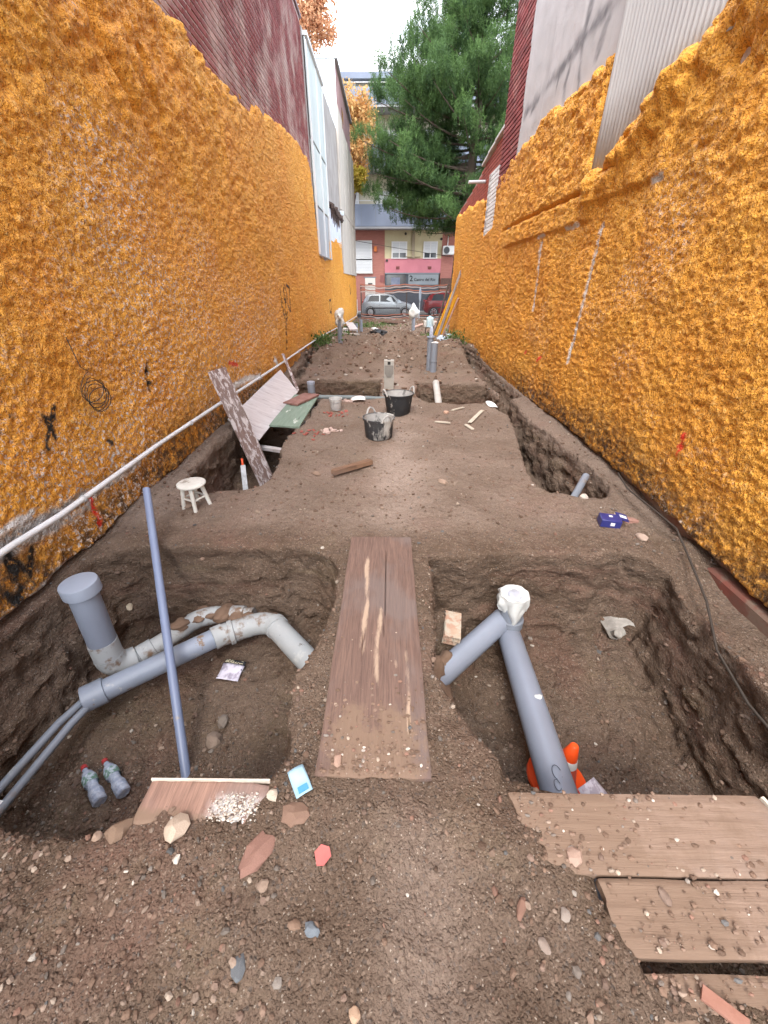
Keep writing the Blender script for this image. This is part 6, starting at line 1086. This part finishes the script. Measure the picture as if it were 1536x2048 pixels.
tag(scatter('gravel', 30000, lambda c, n_: (n_[:, 2] > .55) * notpl(c) * (c[:, 1] < 1.15) * (c[:, 1] > .0) * (.05 + np.abs(c[:, 0] - .1) ** .8) * (1 + .8 * vn(c[:, 0] * 4, c[:, 1] * 4, s=900)), .0022, .0140, 41, pebm, pw=4.6), 'loose brown gravel strewn over the foreground soil', 'gravel')
tag(scatter('soil_crumbs', 9000, lambda c, n_: (n_[:, 2] > .25) * notpl(c) * (c[:, 1] > 1.0) * (c[:, 1] < 7) / (1 + c[:, 1]) ** 1.2, .004, .019, 42, pebm, pw=3.4), 'small stones and crumbs scattered over the pits and path', 'gravel')
tag(scatter('rubble_crumbs', 4200, lambda c, n_: (n_[:, 2] > .3) * (c[:, 1] > 6.5) * (c[:, 1] < 27), .010, .060, 43, pebm, pw=3.0, pal=(.2, .18, .15, .12, .09, .06, .06, .06, .05, .06, .01)), 'scattered rubble crumbs over the far half of the plot', 'gravel')
# crumbs lying on the planks
def on_plank(n, x0, x1, y0, y1, z, seed, name, lb, w=None, pal=(.25, .22, .2, .1, .06, .03, .03, .05, .05, .04, .01), smax=.011):
    g = np.random.default_rng(seed); p = np.stack([g.uniform(x0, x1, n * 4), g.uniform(y0, y1, n * 4), np.full(n * 4, z)], 1); 
    if w is not None: p = p[g.uniform(0, 1, len(p)) < w(p)]
    p = p[:n]; n = len(p); v0, f0 = ICO; s_ = .002 + (smax - .002) * g.uniform(0, 1, n) ** 3; V = v0[None] * (np.stack([g.uniform(.7, 1.3, n), g.uniform(.6, 1, n), g.uniform(.4, .8, n)], 1) * s_[:, None])[:, None] * g.uniform(.75, 1.2, (n, 12, 1)); V = V + p[:, None]; V[..., 2] += (s_ * .3)[:, None]
    col = PAL[g.choice(len(PAL), n, p=np.array(pal) / sum(pal))] * g.uniform(.8, 1.2, (n, 1)); col = np.concatenate([col, np.ones((n, 1))], 1)
    o = mesh_np(name, V.reshape(-1, 3), (f0[None] + (np.arange(n) * 12)[:, None, None]).reshape(-1, 3), pebm, None, smooth=False, attrs={'tint': np.repeat(col, 12, 0)}); o['kind'] = 'stuff'; tag(o, lb, 'gravel')
on_plank(900, -.25, .165, .75, 1.5, .032, 51, 'plank_crumbs', 'soil crumbs on the near end of the walkway plank', lambda p: np.exp(-(p[:, 1] - .75) / .16) * (1.1 - 2.2 * np.abs(p[:, 0] + .04)))
on_plank(1000, .46, 1.72, .05, .70, .034, 52, 'plank_crumbs', 'soil crumbs strewn over the dusty right planks', lambda p: (.15 + .85 * np.exp(-(p[:, 0] - .5) / .32)) * (np.abs(p[:, 1] - .289) > .02) * (1 + vn(p[:, 0] * 7, p[:, 1] * 7, s=77)) * (p[:, 0] > np.where(p[:, 1] > .47, .46, .68)) * (p[:, 0] < 1.30))
on_plank(420, -.62, -.445, .60, .69, .034, 53, 'plaster_crumbs', 'white plaster crumbs on the short board', lambda p: np.exp(-((p[:, 0] + .525) / .075) ** 2 - ((p[:, 1] - .64) / .04) ** 2), pal=(0, 0, 0, .05, .05, 0, .05, 0, .1, .7, 0), smax=.0065)
# single stones that stand out
def stone(x, y, r_, sq, c1, c2, lb, seed, cat='stone', rot=0.0, z=None, flatcut=.25, amp=.3):
    z = gz_at(x, y) if z is None else z; m = mat('stone_%d' % seed, c1, c2, 18, .88, .4, 60, spec=.2)
    o = blob((0, 0, 0), 1.0, seed, (1, 1, 1), 2, amp).build('stone', m, sharp=28); o.scale = (r_ * sq[0], r_ * sq[1], r_ * sq[2]); o.location = (x, y, z + r_ * sq[2] * .45); o.rotation_euler = (0, 0, rot); tag(o, lb, cat, 'loose stones on the soil')
for a in [(-.706, .573, .040, (1.05, .95, .7), (.50, .40, .31), (.38, .29, .22), 'rounded cream stone just below the short board', 1), (-.905, .575, .034, (1.25, .75, .7), (.22, .15, .10), (.17, .11, .08), 'brown oval stone at the rim of the left pit', 2), (-.415, .515, .055, (.75, 1.15, .25), (.27, .15, .115), (.20, .11, .085), 'flat triangular red-brown stone left of the coral tag', 3),
          (-.21, .347, .021, (.85, 1.05, .5), (.13, .15, .17), (.18, .20, .22), 'blue-grey stone in the near foreground, smaller of two slates', 4), (-.397, .274, .024, (.75, 1.2, .45), (.10, .11, .12), (.16, .165, .17), 'blue-grey slate stone nearest the bottom left', 5), (.61, .519, .026, (1, 1, .7), (.42, .29, .225), (.34, .23, .18), 'pinkish angular stone left of the dusty planks', 6),
          (.446, .324, .019, (.7, 1.15, .4), (.28, .22, .18), (.22, .17, .14), 'flat grey-brown stone between the bottom centre and the planks', 7), (.405, .40, .026, (.5, 1.3, .35), (.23, .13, .095), (.19, .11, .08), 'long thin brown stone in the foreground gravel', 8), (-.263, .357, .016, (.75, 1.1, .6), (.26, .17, .12), (.2, .13, .09), 'small brown stone beside the blue-grey one', 9),
          (.838, .425, .020, (.7, 1.1, .4), (.25, .18, .14), (.2, .14, .11), 'oval brown stone lying on the middle dusty plank', 10), (-.076, .201, .014, (1.1, .9, .6), (.46, .31, .21), (.38, .26, .18), 'small tan stone at the very bottom of the view', 11), (-.407, .68, .020, (1, 1, .7), (.52, .45, .36), (.42, .35, .27), 'pale crumbly lump at the right end of the short board', 12), (-.978, .564, .018, (1, 1, .7), (.36, .27, .2), (.3, .2, .15), 'small tan stone beside the brown oval one at the left pit', 13),
          (-.188, .80, .020, (1.2, .8, .6), (.38, .25, .19), (.3, .2, .15), 'pinkish stone on the near end of the walkway plank', 14), (-.318, .62, .040, (1.2, .9, .35), (.24, .15, .11), (.19, .12, .085), 'broad flat brown stone half buried near the face mask', 15), (-.375, .443, .017, (.9, 1, .6), (.28, .2, .15), (.22, .16, .12), 'grey-brown stone under the flat triangular one', 16), (.526, .385, .016, (1, 1, .5), (.30, .25, .21), (.24, .2, .17), 'small pale stone left of the planks gap', 17),
          (-1.024, 1.285, .055, (1, .9, .6), (.25, .19, .15), (.2, .15, .115), 'larger of the grey stones on the left pit floor', 18), (-1.0, 1.39, .04, (1, .9, .6), (.20, .17, .145), (.17, .14, .115), 'smaller of the grey stones on the left pit floor', 19), (-1.676, 2.81, .035, (1.1, .8, .6), (.26, .19, .15), (.22, .16, .12), 'brown stone beside the stool', 20), (.524, 3.305, .04, (1.4, .8, .6), (.34, .25, .19), (.28, .2, .15), 'tan stone on the path right of the timber offcut', 21), (-.71, 3.52, .045, (.6, 1.2, .5), (.25, .17, .13), (.2, .14, .1), 'pointed grey-brown chip left of the timber offcut', 22),
          (1.92, 2.62, .05, (1.3, .7, .45), (.30, .165, .13), (.25, .14, .11), 'reddish tile fragment behind the navy carton', 23), (1.86, 2.36, .045, (1.2, .8, .5), (.40, .30, .24), (.33, .25, .2), 'pale stone right of the navy carton', 24), (.85, 5.6, .04, (1, 1, .8), (.46, .30, .22), (.4, .25, .18), 'round pinkish stone right of the dark tub', 25), (-1.92, 2.12, .035, (1.3, .7, .5), (.56, .48, .36), (.48, .4, .3), 'cream chip lying above the capped standpipe', 26), (1.72, 3.0, .04, (1.2, .9, .6), (.55, .48, .42), (.45, .38, .33), 'white stone at the near rim of the right trench', 27), (-1.05, 2.70, .022, (1.1, .8, .6), (.27, .2, .15), (.22, .16, .12), 'small brown stone in front of the left trench', 28)]:
    stone(*a, rot=a[-1] * 1.9, z=.030 if a[-1] in (10, 14) else None)
for i, (x, y, s_, lb) in enumerate([(-.70, 5.50, .13, 'red tile crumbs heap under the small bucket'), (-.95, 4.70, .17, 'broken red tile piece on the path left of the splashed tub'), (-.68, 4.80, .10, 'pinkish plaster crumbs left of the splashed tub'), (-.64, 6.28, .09, 'pinkish crumbs beside the paper scrap')]):
    g = np.random.default_rng(500 + i); mb = MB()
    for k in range(13): 
        x_, y_ = x + g.normal() * s_ * .7, y + g.normal() * s_ * .5; mb.box((x_, y_, gz_at(x_, y_) + .008), tuple(g.uniform(.012, .055, 3) * np.array([1, 1, .35])), rot=tuple(g.normal(size=3) * .4))
    tag(mb.build('tile_crumbs', mat('tile_red', (.34, .10, .075), (.26, .075, .06), 20, .85, .3) if i < 2 else mat('plaster_pink', (.50, .38, .33), (.42, .3, .26), 20, .85, .3), smooth=False), lb, 'rubble', kind='stuff')
print('TRIS', sum(len(o.data.polygons) * 2 for o in COL.objects if o.type == 'MESH'))
